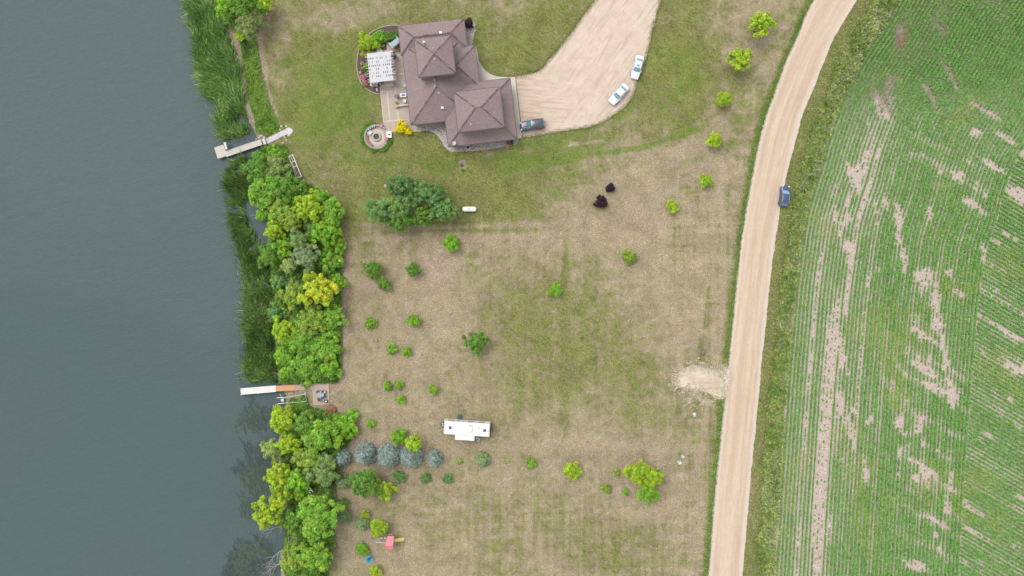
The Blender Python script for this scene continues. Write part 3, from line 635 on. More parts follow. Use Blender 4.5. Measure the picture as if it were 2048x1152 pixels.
RP1 = UP([(370, -70), (430, -70), (434, 0), (448, 40), (470, 110), (482, 160), (492, 215), (502, 262), (478, 276), (442, 279), (430, 232), (412, 192), (398, 145), (385, 95), (376, 50)])
RP2 = UP([(446, 345), (470, 322), (505, 318), (522, 360), (528, 400), (505, 432), (500, 440), (512, 480), (536, 520), (544, 600), (550, 690), (552, 768), (500, 768), (490, 740), (488, 600), (478, 520), (468, 450), (456, 410)])
x, y = scatter(RP1, 64); k_ = (fbm(x / 3, y / 3, 3, 4) > 0.27) & (seg_dist(x, y, RP1 + [RP1[0]]) > 2.2 * (fbm(x / 1.6, y / 1.6, 6, 3) - 0.38)); x, y = x[k_], y[k_]
tuft_field('reeds', 'tall bright reed bed in the lake above the stone walkway', x, y, -1.0, 1.9, 0.11, [(0.035, 0.08, 0.017), (0.08, 0.165, 0.03), (0.145, 0.255, 0.055), (0.25, 0.34, 0.15)], 0.75, dirfield=swirl, cat='reeds')
x, y = scatter(RP2, 64); k_ = (seg_dist(x, y, RP2 + [RP2[0]]) > 2.0 * (fbm(x / 1.6, y / 1.6, 6, 3) - 0.40)) & (fbm(x / 2.6, y / 2.6, 5, 4) > 0.40 - 0.13 * sstep(6, -2, y - 3)); x, y = x[k_], y[k_]
tuft_field('reeds', 'dark reed bed standing in the water beside the wooded bank', x, y, -1.0, 1.7, 0.10, REEDC, 0.7, dirfield=swirl, cat='reeds')
x, y = scatter(UP([(368, -60), (440, -60), (510, 280), (440, 292), (418, 240), (385, 150)]), 3); 
x2, y2 = scatter(UP([(438, 350), (452, 345), (484, 560), (484, 770), (474, 770), (470, 560)]), 7)
tuft_field('reeds', 'scattered thin reed stems at the outer edge of the reed beds', np.concatenate([x, x2]), np.concatenate([y, y2]), -1.0, 1.1, 0.05, [(0.07, 0.12, 0.05), (0.13, 0.19, 0.10)], 0.8, dirfield=swirl, cat='reeds')
# weed beds lying in the water
WP = UP([(470, 850), (500, 800), (545, 800), (560, 840), (552, 900), (560, 960), (545, 1040), (500, 1052), (470, 1040), (462, 950)]); WP2 = UP([(440, 1130), (470, 1085), (505, 1072), (545, 1095), (552, 1200), (440, 1200)])
def wf(poly, d):
    x, y = scatter(poly, d); e = seg_dist(x, y, poly + [poly[0]]); dn = fbm((x + 0.6 * y) / 0.9, (y - 0.6 * x) / 3.4, 6, 5) + 0.5 * (fbm(x / 4, y / 4, 2, 2) - 0.5)
    k_ = (dn + 0.10 * np.clip(e, 0, 2.5) - 0.15 + 0.10 * (NR.random(len(x)) - 0.5) > 0.47); return x[k_], y[k_]
a, b_ = wf(WP, 17), wf(WP2, 20)
x, y = np.concatenate([a[0], b_[0]]), np.concatenate([a[1], b_[1]])
n = len(x); ang = 2.0 + NR.normal(0, 0.5, n); L_ = NR.uniform(0.5, 1.7, n)
base = np.stack([x, y, NR.uniform(-0.995, -0.97, n)], 1); tip = base + np.stack([np.cos(ang) * L_, np.sin(ang) * L_, 0.02 * np.ones(n)], 1)
cc = jitcol((0.034, 0.052, 0.044), n, 0.35); gsel = fbm(x / 3, y / 3, 11, 2)[:, None]; cc = cc * (1 + 0.6 * (gsel > 0.55) * np.array([[0.5, 0.6, -0.2]]))
V, F, C = blades(base, tip, NR.uniform(0.03, 0.08, n), cc)
tag(link('water_weeds', np_mesh('water_weeds', V, F, C), REED), 'dark weed beds streaking the shallow lake water off the lower bank', 'water weeds', kind='stuff')
# ditch between road and field
yy = NR.uniform(-64, 64, 52000); t = NR.random(52000); rx_, fx_ = x_at(rr_w, yy), x_at(fe_w, yy)
band = 0.42 + 0.25 * (fbm(yy / 5, yy * 0, 3, 3) - 0.5); k_ = (t > band) & (t < 0.97); xx = rx_ + (fx_ - rx_) * t
k_ &= fbm(xx / 1.6, yy / 1.6, 8, 3) > 0.36
tuft_field('ditch_weeds', 'tall tangled weeds filling the ditch between gravel road and crop field', xx[k_], yy[k_], 0.0, 0.75, 0.09,
           [(0.12, 0.20, 0.04), (0.19, 0.26, 0.06), (0.26, 0.30, 0.10), (0.31, 0.33, 0.17)], 0.75, per=2, cat='weeds')
n_ = 26000; y3 = NR.uniform(-62, 62, n_); t3 = 0.5 + 0.46 * NR.random(n_) ** 0.8; x3 = x_at(rr_w, y3) + (x_at(fe_w, y3) - x_at(rr_w, y3)) * t3
cl = fbm(x3 / 0.9, y3 / 0.9, 9, 3); k3 = cl > 0.5; x3, y3, cl = x3[k3], y3[k3], cl[k3]; n_ = len(x3); Nn = NR.normal(size=(n_, 3)) * 0.6 + np.array([0, 0, 1.0])
pick = fbm(x3 / 2.2, y3 / 3.0, 3, 3)[:, None]; C3 = np.where(pick > 0.55, np.array([[0.26, 0.31, 0.15]]), np.where(pick > 0.47, np.array([[0.22, 0.29, 0.065]]), np.array([[0.15, 0.235, 0.055]]))) * NR.uniform(0.6, 1.35, (n_, 1))
V, F, C = leaf_quads(np.stack([x3, y3, 0.15 + (cl - 0.5) * 5.0 * NR.uniform(0.5, 1, n_)], 1), Nn, NR.uniform(0.22, 0.5, n_), 0.42, C3)
tag(link('ditch_weeds', np_mesh('ditch_weeds', V, F, C), LEAF), 'broad-leaved weed clumps along the field side of the ditch', 'weeds', kind='stuff')
k2 = (t < band) & (t > 0.02) & (NR.random(len(t)) < 0.5)
tuft_field('verge_grass', 'short olive grass on the verge between gravel road and ditch', xx[k2], yy[k2], 0.0, 0.16, 0.05, [(0.15, 0.19, 0.06), (0.22, 0.24, 0.09), (0.26, 0.25, 0.13)], 0.8, per=2)
# fringe of green along the near road edge, tufts along gravel edges
yy = NR.uniform(-62, 62, 15000); xx = x_at(rl_w, yy) - np.abs(NR.normal(0, 0.75, 15000)) + 0.15; ke = ~((yy < -15.6) & (yy > -22.2)) | (NR.random(15000) < 0.08); xx, yy = xx[ke], yy[ke]
tuft_field('verge_grass', 'bright green grass fringe along the lawn edge of the gravel road', xx, yy, 0.0, 0.17, 0.05, [(0.07, 0.14, 0.02), (0.12, 0.20, 0.03), (0.17, 0.22, 0.05)], 0.8, per=2)
def along(P, n, sd_, o_=0.0):
    i = NR.integers(0, len(P), n); N_ = normals2(P); q = P[i] + N_[i] * (NR.normal(0, sd_, n) + o_)[:, None]; return q[:, 0], q[:, 1]
dl, dr = spline(UP(DRIVE_L), 0.3), spline(UP(DRIVE_R), 0.3)
a = along(dl, 2600, 0.22); b_ = along(dr, 4200, 0.25); c_ = along(spline(UP(ENT + [ENT[0]]), 0.3), 1300, 0.35); d_ = scatter(UP([(1438, 738), (1450, 737), (1445, 797), (1434, 796)]), 8)
x = np.concatenate([a[0], b_[0], c_[0], d_[0]]); y = np.concatenate([a[1], b_[1], c_[1], d_[1]])
tuft_field('verge_grass', 'ragged grass tufts along the edges of the gravel driveway and field entrance', x, y, 0.0, 0.12, 0.05, [(0.09, 0.12, 0.025), (0.14, 0.17, 0.04), (0.21, 0.20, 0.08)], 0.8, per=2)
# rough turf tufts that give the lawn its nap
x = NR.uniform(-50, 46, 60000); y = NR.uniform(-62, 62, 60000)
k_ = (x > x_at(shore_w, y) + 6) & (x < x_at(rl_w, y) - 1) & ~inpoly(x, y, UP(DRIVE_L + DRIVE_R)) & ~inpoly(x, y, UP([(712, 40), (1046, 30), (1050, 312), (712, 312)])) & ~inpoly(x, y, UP(ENT))
x, y = x[k_], y[k_]; px, py = x / 0.1 + 1024, 576 - y / 0.1
k_ = fbm(x / 3, y / 3, 2, 3) > 0.47; x, y, py = x[k_], y[k_], py[k_]
gr = py < 330
tuft_field('lawn_grass', 'coarse straw and olive grass tufts scattered over the dry lawn', x[~gr], y[~gr], 0.0, 0.10, 0.035, [(0.10, 0.105, 0.035), (0.20, 0.165, 0.08), (0.36, 0.29, 0.175), (0.16, 0.165, 0.05)], 1.2, per=2)
tuft_field('lawn_grass', 'olive green grass tufts scattered over the lawn around the house', x[gr], y[gr], 0.0, 0.09, 0.035, [(0.08, 0.10, 0.03), (0.14, 0.15, 0.045), (0.22, 0.20, 0.09)], 1.2, per=2)
# broad-leaved growth on the open bank above the stone walk, and undergrowth below the trees
def leafmass(name, label, poly, dens, zlo, zhi, size, cols, asp=0.5, cat='undergrowth', nscale=1.6, up=0.9):
    x, y = scatter(poly, dens); n = len(x); hN = fbm(x / nscale, y / nscale, 4, 3); e = seg_dist(x, y, poly + [poly[0]])
    top = zlo + (zhi - zlo) * sstep(0.25, 0.75, hN) * sstep(0, 1.2, e)
    g0 = np.array(ground_z(x - x_at(shore_w, y))); z = g0 + top * NR.uniform(0.55, 1.0, n) + 0.05
    Nn = NR.normal(size=(n, 3)) * 0.6; Nn[:, 2] = up
    bc = np.array(cols); f = np.clip(fbm(x / 2.2, y / 2.2, 7, 3) * 1.5 - 0.25, 0, 0.999) * (len(bc) - 1); i = f.astype(int); fr = (f - i)[:, None]
    C = (bc[i] * (1 - fr) + bc[np.minimum(i + 1, len(bc) - 1)] * fr) * (1 + (NR.random((n, 1)) - 0.5) * 0.6)
    V, F, C = leaf_quads(np.stack([x, y, z], 1), Nn, size * NR.uniform(0.6, 1.4, n), asp, C)
    return tag(link(name, np_mesh(name, V, F, C), LEAF), label, cat, kind='stuff')
leafmass('bank_weeds', 'lush bright green weeds on the open bank above the stone walkway',
         UP([(478, 76), (508, 72), (518, 110), (526, 150), (540, 205), (556, 240), (560, 262), (530, 272), (508, 262), (506, 235), (492, 200), (490, 160), (482, 120)]), 55, 0.2, 1.0, 0.42,
         [(0.06, 0.14, 0.02), (0.11, 0.25, 0.028), (0.19, 0.33, 0.045), (0.13, 0.24, 0.055)], 0.32, 'weeds')
leafmass('undergrowth', 'shaded undergrowth covering the wooded bank between the two docks',
         UP([(520, 290), (572, 290), (590, 350), (610, 375), (650, 385), (680, 430), (688, 480), (684, 560), (684, 740), (675, 766), (556, 768), (548, 690), (540, 600), (536, 500), (530, 420), (515, 340)]), 60, 0.5, 2.4, 0.45,
         [(0.06, 0.13, 0.022), (0.11, 0.235, 0.032), (0.16, 0.31, 0.04), (0.21, 0.32, 0.06)], 0.5)
leafmass('undergrowth', 'shaded undergrowth covering the wooded bank below the lower dock',
         UP([(580, 795), (622, 812), (660, 822), (700, 830), (712, 860), (690, 900), (672, 960), (668, 1080), (650, 1200), (570, 1200), (566, 1100), (572, 1000), (560, 920), (566, 850)]), 55, 0.5, 2.0, 0.45,
         [(0.06, 0.125, 0.022), (0.11, 0.22, 0.035), (0.16, 0.29, 0.045), (0.21, 0.30, 0.08)], 0.5)

# ------------------------------------------------------------------ trees and shrubs
PAL = dict(lime=(0.295, 0.430, 0.028), bright=(0.190, 0.375, 0.030), green=(0.125, 0.255, 0.034), dark=(0.125, 0.240, 0.070), olive=(0.220, 0.330, 0.050),
           golden=(0.375, 0.44, 0.030), greygreen=(0.195, 0.300, 0.095), pale=(0.28, 0.38, 0.12), spruce=(0.245, 0.315, 0.278), yellow=(0.62, 0.58, 0.006),
           purple=(0.034, 0.013, 0.026), rust=(0.30, 0.17, 0.10), sage=(0.225, 0.310, 0.140), forest=(0.155, 0.285, 0.082), leafgreen=(0.190, 0.360, 0.042), drab=(0.205, 0.270, 0.085))
def trunk_mesh(Rc, h, nl=6, th=None):
    mb = MB(); r0 = th or max(0.05, 0.035 * h); top = (rnd.uniform(-.1, .1) * Rc, rnd.uniform(-.1, .1) * Rc, h * 0.62); pts = [Vector((0, 0, -0.15)), Vector((0.02, 0.01, 0.25 * h)), Vector(top)]
    mb.tube(pts[0], pts[1], r0 * 1.25, r0 * 0.9, 7); mb.tube(pts[1], pts[2], r0 * 0.9, r0 * 0.45, 7)
    for i in range(nl):
        a = 2 * PI * i / nl + rnd.uniform(-.3, .3); s = pts[1].lerp(pts[2], rnd.uniform(0.15, 1)); e = Vector((math.cos(a) * Rc * 0.7, math.sin(a) * Rc * 0.7, s.z + (h - s.z) * rnd.uniform(0.3, 0.7)))
        m = s.lerp(e, 0.5) + Vector((0, 0, 0.06 * h)); mb.tube(s, m, r0 * 0.42, r0 * 0.28, 5); mb.tube(m, e, r0 * 0.28, r0 * 0.08, 5)
    return mb
def crown_broad(Rc, h, base, lobes, leaf, asp=0.55, low=0.25, spread=1.0, fill=1.55, hue=0.14, droop=0.0, rough=0.75):
    """crown of leafy lobes round an ellipsoid; each lobe is a dome of separate leaves"""
    zc = h * (0.5 + low * 0.5); hz = h - zc; Vs, Fs, Cs = [], [], []; off_ = 0
    LP, LR, LC = [], [], []; ex, ey, sk = rnd.uniform(0.88, 1.12), rnd.uniform(0.88, 1.12), rnd.uniform(0, 6.28)
    for i in range(lobes):
        u = (i + 0.5) / lobes; cz = 1 - 1.35 * u; cz = max(cz, -0.6); ph = i * 2.39996 + rnd.uniform(-.5, .5); sr = math.sqrt(max(0.02, 1 - cz * cz))
        bulge = 1 + 0.16 * math.sin(3 * ph + sk) + 0.12 * math.sin(5 * ph + 2 * sk)
        q = rnd.uniform(0.60, 0.98) * bulge
        lr = Rc * rnd.uniform(0.20, 0.36) * (14 / max(lobes, 7)) ** 0.42 * (1.28 if Rc < 1.9 else 1.0)
        LP.append((math.cos(ph) * sr * (Rc - lr * 0.7) * q * spread * ex * 1.08, math.sin(ph) * sr * (Rc - lr * 0.7) * q * spread * ey * 1.08, zc + cz * (hz - lr * 0.6) * rnd.uniform(0.62, 1.0))); LR.append(lr)
        LC.append((1 + rnd.uniform(-.18, .26)) * np.array([1 + rnd.uniform(-.15, .2), 1, 1 + rnd.uniform(-.2, .2)]))
    LP.append((0, 0, zc + hz * 0.1)); LR.append(Rc * 0.58); LC.append(np.array([0.95, 0.95, 0.95]))
    for p, lr, lc in zip(LP, LR, LC):
        n = int(fill * 2 * PI * lr * lr / (leaf * leaf * asp * 0.5)) + 6
        d = NR.normal(size=(n, 3)); d[:, 2] = np.abs(d[:, 2]) * 1.0 - 0.25; d /= np.linalg.norm(d, axis=1)[:, None]
        rad = lr * NR.uniform(0.55, 1.05, n) * (1 + 0.25 * NR.normal(size=n) * 0.5)
        P = np.array(p) + d * rad[:, None] * np.array([1, 1, 0.8]); Nn = d * 0.9 + NR.normal(size=(n, 3)) * 0.45 + np.array([0, 0, 0.55])
        C = jitcol(base, n, 0.24, hue) * lc
        tang = d * np.array([1, 1, -droop - 0.2]) + NR.normal(size=(n, 3)) * 0.5
        V, F, C = leaf_quads(P, Nn, leaf * NR.uniform(0.65, 1.3, n), asp, np.clip(C, 0.004, 0.9), tang)
        Vs.append(V); Fs.append(F + off_); Cs.append(C); off_ += len(V)
    return np.concatenate(Vs), np.concatenate(Fs), np.concatenate(Cs)
def crown_spruce(Rc, h, base):
    Vs, Fs, Cs = [], [], []; off_ = 0; lv = max(6, int(h / 0.52))
    for i in range(lv):
        f = i / (lv - 1); z = 0.25 + (h - 0.35) * f; rr = Rc * (1 - f ** 1.5) ** 0.8 + 0.10; nb = max(6, int(17 * (1 - f * 0.55)))
        for j in range(nb):
            a = 2 * PI * (j + 0.5 * (i % 2)) / nb + rnd.uniform(-.15, .15); L_ = rr * rnd.uniform(0.9, 1.05); n = max(9, int(L_ / 0.055))
            t = NR.uniform(0.12, 1.0, n); side = NR.normal(0, 1, n) * 0.17 * L_ * (0.6 + 0.5 * t)
            ca, sa = math.cos(a), math.sin(a)
            P = np.stack([ca * t * L_ - sa * side, sa * t * L_ + ca * side, z + 0.10 * L_ * t ** 2 - 0.10 * t * L_ + NR.normal(0, 0.03, n)], 1)
            T = np.stack([ca - sa * np.sign(side) * 0.7, sa + ca * np.sign(side) * 0.7, 0.2 * np.ones(n)], 1) + NR.normal(size=(n, 3)) * 0.2
            Nn = NR.normal(size=(n, 3)) * 0.35 + np.array([0, 0, 1.0]); C = jitcol(base, n, 0.25, 0.10); C = C * rnd.uniform(0.72, 1.28)
            V, F, C = leaf_quads(P, Nn, NR.uniform(0.26, 0.42, n), 0.5, np.clip(C, 0.004, 0.9), T); Vs.append(V); Fs.append(F + off_); Cs.append(C); off_ += len(V)
    return np.concatenate(Vs), np.concatenate(Fs), np.concatenate(Cs)
def plant(name, px, py, rpx, h, style, pal, label, cat='tree', group=None, **kw):
    base = tuple(c * (1.12 if group == G1 else 1.0) for c in PAL[pal]); x, y = U(px, py, h * 0.62); z = gz(x, y); z = max(z, -1.0); Rc = rpx * 0.1 * (H - h * 0.6) / H * (1.14 if group == G1 else 1.2 if group and group.startswith('big') else 1.0 if group and group.startswith('trio') else 1.12)
    t = thing(name, label, cat, (x, y, z), rnd.uniform(0, 6.28), group)
    if style == 'spruce':
        tm = MB().tube((0, 0, -0.1), (0, 0, h * 0.95), 0.035 * h * 0.6, 0.012, 7); V, F, C = crown_spruce(Rc, h, base)
    else:
        d = dict(lobes=int(min(64, 12 + Rc * 11)), leaf=min(0.40, 0.19 + Rc * 0.07), asp=0.55, low=0.2)
        if style == 'shrub': d.update(low=-0.25, lobes=int(min(52, 11 + Rc * 11)), fill=1.7)
        if style == 'open': d.update(lobes=int(13 + Rc * 10), spread=1.04, fill=1.6, rough=1.4)
        if style == 'feather': d.update(asp=0.26, leaf=min(0.6, 0.32 + Rc * 0.08), droop=0.5, fill=1.9)
        if style == 'sapling': d.update(lobes=int(11 + Rc * 8), leaf=0.25, low=0.0, fill=1.5)
        d.update(kw); tm = trunk_mesh(Rc, h, 4 if Rc < 1.2 else 7, 0.03 if style in ('shrub', 'sapling') and Rc < 1.4 else None); V, F, C = crown_broad(Rc, h, base, **d)
    tm.build('trunk', BARK, t, True); link('crown', np_mesh('crown', V, F, C), LEAF, t); return t
G1, G2, G3 = 'trees of the wooded bank', 'young trees on the lawn', 'shrubs beside the house'
DT, SH, SP_ = 'broadleaf_tree', 'shrub', 'spruce_tree'
VEG = [
 # top of the bank
 (DT, 452, 10, 24, 6, 'open', 'bright', 'bright green tree at the top bank, nearest the bright reed bed', 'tree', G1), (DT, 489, 10, 30, 7, '', 'green', 'green tree at the top edge between the bright and yellow-green trees', 'tree', G1),
 (DT, 527, 8, 19, 5, '', 'lime', 'yellow-green tree at the top edge, nearest the bare lawn path', 'tree', G1), (DT, 500, 46, 28, 6, 'feather', 'drab', 'drab olive drooping tree beside the bare path at the top bank', 'tree', G1),
 (SH, 477, 69, 10, 1.6, 'open', 'lime', 'small yellow-green shrub below the drab drooping tree', 'shrub', G1), (SH, 466, 40, 14, 2.5, 'shrub', 'green', 'green shrub between the reeds and the drab drooping tree', 'shrub', G1),
 # wooded bank between the docks
 (SH, 546, 307, 17, 2.0, 'shrub', 'bright', 'bright green shrub just below the stone walkway', 'shrub', G1), (DT, 514, 338, 29, 5.0, 'feather', 'green', 'green feathery willow just below the upper dock', 'tree', G1),
 (DT, 552, 338, 25, 4.5, 'open', 'drab', 'drab olive tree beside the white ladder frame', 'tree', G1), (DT, 524, 380, 34, 6, '', 'leafgreen', 'leafy green tree at the water below the feathery willow', 'tree', G1),
 (DT, 572, 376, 30, 5, '', 'green', 'deep green tree below the foot of the white ladder frame', 'tree', G1), (SH, 606, 384, 20, 3, 'shrub', 'green', 'green shrub beside the pink boulder', 'shrub', G1),
 (SH, 640, 398, 20, 3, 'shrub', 'bright', 'bright green shrub at the top inland corner of the wooded bank', 'shrub', G1), (DT, 619, 414, 27, 6.5, 'open', 'lime', 'pale yellow-green tree in the upper wooded bank', 'tree', G1),
 (DT, 660, 425, 26, 4.5, '', 'leafgreen', 'leaf-green tree on the lawn edge of the upper wooded bank', 'tree', G1), (DT, 562, 428, 26, 5, 'open', 'olive', 'olive tree above the bleached sticks at the water', 'tree', G1),
 (SH, 520, 428, 13, 2.5, 'open', 'bright', 'small green shrub overhanging the two bleached sticks', 'shrub', G1), (DT, 548, 460, 18, 6, '', 'lime', 'narrow vivid yellow-green tree near the water', 'tree', G1),
 (DT, 585, 440, 22, 5, 'open', 'olive', 'thin olive tree in the middle of the wooded bank', 'tree', G1), (DT, 599, 482, 20, 5.5, 'feather', 'greygreen', 'compact grey-green tree with fine foliage', 'tree', G1),
 (DT, 650, 462, 26, 5, '', 'bright', 'bright green tree on the lawn edge above the golden tree', 'tree', G1), (SH, 674, 490, 18, 3, 'shrub', 'bright', 'rounded bright shrub at the widest lawn edge of the wooded bank', 'shrub', G1),
 (SH, 625, 455, 16, 3.5, 'open', 'dark', 'dark shrub between the grey-green tree and the pale yellow-green tree', 'shrub', G1), (DT, 538, 510, 25, 5, 'feather', 'green', 'fern-like green tree leaning out over the reeds', 'tree', G1),
 (DT, 566, 494, 18, 5, '', 'bright', 'bright tree between the fern-like and grey-green trees', 'tree', G1), (DT, 612, 514, 25, 5.5, 'feather', 'sage', 'pale sage-green rounded tree above the golden tree', 'tree', G1),
 (SH, 658, 520, 24, 3.5, 'shrub', 'leafgreen', 'leaf-green shrub between sage tree and lawn path', 'shrub', G1), (SH, 578, 532, 15, 4, 'open', 'pale', 'small pale shrub with bare grey twigs', 'shrub', G1),
 (DT, 638, 580, 33, 6.5, 'open', 'golden', 'golden yellow tree, the most yellow on the wooded bank', 'tree', G1), (DT, 588, 588, 25, 5, 'open', 'olive', 'olive tree between the golden tree and the reeds', 'tree', G1),
 (SH, 556, 562, 17, 3, 'shrub', 'forest', 'dark shrub beside the grey dead branches above the reeds', 'shrub', G1), (SH, 548, 626, 19, 3, 'shrub', 'forest', 'dark shrub at the waterline below the olive tree', 'shrub', G1),
 (SH, 672, 565, 18, 3, 'shrub', 'bright', 'bright shrub squeezed between golden tree and lawn path', 'shrub', G1), (DT, 564, 658, 21, 5, '', 'lime', 'lime green tree overhanging the lower reeds', 'tree', G1),
 (SH, 624, 640, 28, 4, 'open', 'olive', 'olive green thicket shrub directly below the golden tree', 'shrub', G1), (SH, 668, 632, 22, 3.5, 'open', 'leafgreen', 'leaf-green shrub with yellow tips beside the lawn path', 'shrub', G1),
 (SH, 600, 676, 32, 3.2, 'shrub', 'leafgreen', 'broad leaf-green thicket shrub beside the lime tree', 'shrub', G1), (SH, 648, 694, 32, 3, 'shrub', 'leafgreen', 'broad green thicket shrub against the lower lawn path', 'shrub', G1),
 (SH, 566, 712, 22, 3, 'shrub', 'bright', 'bright thicket shrub at the water just above the lower dock', 'shrub', G1), (SH, 610, 732, 29, 2.6, 'shrub', 'leafgreen', 'low spreading thicket shrub above the brown dock section', 'shrub', G1),
 (SH, 659, 738, 21, 2.4, 'shrub', 'bright', 'rounded corner shrub of the thicket above the deck table', 'shrub', G1), (SH, 566, 748, 13, 2.2, 'shrub', 'bright', 'small bright shrub touching the orange dock section', 'shrub', G1),
 # below the lower dock
 (SH, 600, 812, 15, 1.2, 'shrub', 'green', 'low green shrub under the boat lift frame', 'shrub', G1), (DT, 562, 840, 28, 6, 'open', 'lime', 'vivid lime tree at the water below the boat lift', 'tree', G1),
 (DT, 610, 848, 25, 5, '', 'green', 'green tree beside the vivid lime tree below the boat lift', 'tree', G1), (SH, 684, 852, 29, 3.2, 'shrub', 'bright', 'large rounded bright shrub below the deck', 'shrub', G1),
 (DT, 640, 872, 34, 5.5, 'open', 'leafgreen', 'broad leafy green tree inland of the lime tree', 'tree', G1), (DT, 577, 888, 22, 5.5, '', 'lime', 'yellow-green tree second below the boat lift', 'tree', G1),
 (DT, 541, 900, 21, 5, 'feather', 'pale', 'pale green tree leaning over the dark weed bed', 'tree', G1), (DT, 618, 916, 26, 5, 'open', 'olive', 'olive tree in the middle of the lower bank', 'tree', G1),
 (DT, 646, 940, 28, 5, 'feather', 'greygreen', 'grey-green fine-leaved tree beside the grey-lidded box', 'tree', G1), (DT, 553, 954, 23, 6, 'open', 'lime', 'lime tree leaning over the water halfway down the lower bank', 'tree', G1),
 (DT, 592, 962, 22, 5.5, 'open', 'bright', 'bright tree above the white bracket on the lower bank', 'tree', G1), (SH, 600, 988, 14, 3.5, 'shrub', 'bright', 'small bright shrub beside the white bracket', 'shrub', G1),
 (DT, 533, 1028, 26, 7, 'open', 'lime', 'lime tree reaching farthest out over the water', 'tree', G1), (DT, 558, 1000, 18, 6.5, 'open', 'lime', 'lime tree with gappy crown above the bare white branches', 'tree', G1),
 (DT, 638, 1032, 40, 7.5, '', 'leafgreen', 'largest rounded green tree of the lower bank', 'tree', G1), (DT, 592, 1044, 25, 5, 'open', 'green', 'green tree between the bare white branches and the largest tree', 'tree', G1),
 (DT, 632, 1112, 32, 6, '', 'leafgreen', 'rounded green tree below the largest tree of the lower bank', 'tree', G1), (DT, 586, 1120, 28, 5, 'open', 'olive', 'olive tree among grey dead branches at the bottom edge', 'tree', G1),
 (DT, 610, 1160, 34, 5, '', 'green', 'green tree cut off by the bottom edge of the picture', 'tree', G1), (SH, 655, 1086, 14, 2, 'shrub', 'green', 'green shrub at the foot of the long bare stick', 'shrub', G1),
 # big group on the lawn
 (DT, 803, 374, 26, 7.5, '', 'dark', 'darker green tree at the top of the big tree group on the lawn', 'tree', 'big tree group on the lawn'), (DT, 762, 420, 27, 7, '', 'forest', 'tree of the big lawn group farthest from the white tank', 'tree', 'big tree group on the lawn'),
 (DT, 800, 416, 24, 8, '', 'forest', 'tallest dark tree in the middle of the big lawn group', 'tree', 'big tree group on the lawn'), (DT, 796, 437, 26, 6.5, '', 'green', 'green tree low in the big lawn group, above the bare strip', 'tree', 'big tree group on the lawn'),
 (DT, 842, 388, 22, 7, '', 'forest', 'second tree along the upper side of the big lawn group', 'tree', 'big tree group on the lawn'), (DT, 872, 392, 20, 6.5, '', 'dark', 'third tree along the upper side of the big lawn group', 'tree', 'big tree group on the lawn'),
 (DT, 847, 432, 20, 6, '', 'green', 'green tree in the big lawn group beside the gap with a bare trunk', 'tree', 'big tree group on the lawn'), (DT, 887, 420, 23, 6.5, '', 'forest', 'tree of the big lawn group next to the white tank', 'tree', 'big tree group on the lawn'),
 # lawn trees
 (DT, 1523, 48, 23, 6, 'open', 'lime', 'largest lime tree in the row beside the gravel road', 'tree', G2), (DT, 1480, 119, 22, 5.5, 'open', 'lime', 'second lime tree in the row beside the gravel road', 'tree', G2),
 (DT, 1449, 198, 16, 3.6, 'sapling', 'lime', 'third lime tree in the roadside row', 'tree', G2), (DT, 1429, 280, 15, 3.2, 'open', 'lime', 'fourth lime tree in the roadside row, by the green strip end', 'tree', G2),
 (DT, 1412, 361, 12, 2.4, 'sapling', 'lime', 'fifth lime sapling in the roadside row', 'sapling', G2), (DT, 1346, 413, 12, 2.2, 'sapling', 'lime', 'last lime sapling of the roadside row, nearest the purple shrubs', 'sapling', G2),
 (SH, 1221, 376, 8.5, 2.0, 'shrub', 'purple', 'smaller dark purple shrub on the dry lawn', 'shrub', 'purple shrubs'), (SH, 1203, 403, 12, 2.4, 'shrub', 'purple', 'larger dark purple shrub on the dry lawn', 'shrub', 'purple shrubs'),
 (DT, 902, 487, 15, 2.8, 'sapling', 'bright', 'rounded bright tree alone just below the white tank', 'tree', G2), (DT, 746, 541, 16, 3, 'sapling', 'green', 'taller of two touching green saplings near the wooded bank', 'sapling', G2),
 (DT, 767, 568, 13, 2.4, 'sapling', 'green', 'smaller of two touching green saplings near the wooded bank', 'sapling', G2), (DT, 827, 540, 14, 2.8, 'sapling', 'green', 'deep green sapling level with the touching pair', 'sapling', G2),
 (SH, 740, 646, 11, 1.6, 'shrub', 'bright', 'low bright bush on pale bare ground near the path', 'bush', G2), (DT, 827, 641, 12, 2.2, 'sapling', 'bright', 'bright sapling midway between the lone round tree and the path', 'sapling', G2),
 (SH, 784, 698, 9.5, 1.4, 'shrub', 'bright', 'one of two tiny bushes side by side, nearer the path', 'bush', G2), (SH, 812, 704, 9.5, 1.4, 'shrub', 'bright', 'one of two tiny bushes side by side, nearer the lone round tree', 'bush', G2),
 (DT, 954, 685, 22, 4, '', 'green', 'lone round green tree above the camper trailer', 'tree', G2), (SH, 775, 773, 9, 1.3, 'shrub', 'bright', 'small bright bush closest to the deck table', 'bush', G2),
 (SH, 797, 770, 9, 1.2, 'shrub', 'leafgreen', 'small faded bush beside the bright bush near the deck', 'bush', G2), (SH, 802, 799, 9, 1.3, 'shrub', 'bright', 'lowest of three small bushes near the deck', 'bush', G2),
 (SH, 867, 779, 9, 1.5, 'open', 'bright', 'small bright bush between lone round tree and camper trailer', 'bush', G2), (SH, 742, 848, 7.5, 1, 'shrub', 'bright', 'tiny bright bush beside the large rounded shrub below the deck', 'bush', G2),
 (SH, 797, 876, 15, 2.4, 'shrub', 'bright', 'rounded bright green bush above the blue spruces', 'bush', G2), (DT, 827, 886, 16, 5, 'open', 'lime', 'lime tree overlapping the fourth blue spruce', 'tree', G2),
 (SH, 1110, 579, 13, 2.4, 'open', 'bright', 'bright upright bush alone in the middle of the dry lawn', 'bush', G2), (SH, 1258, 514, 14.5, 2, 'shrub', 'olive', 'squarish olive bush alone below the purple shrubs', 'bush', G2),
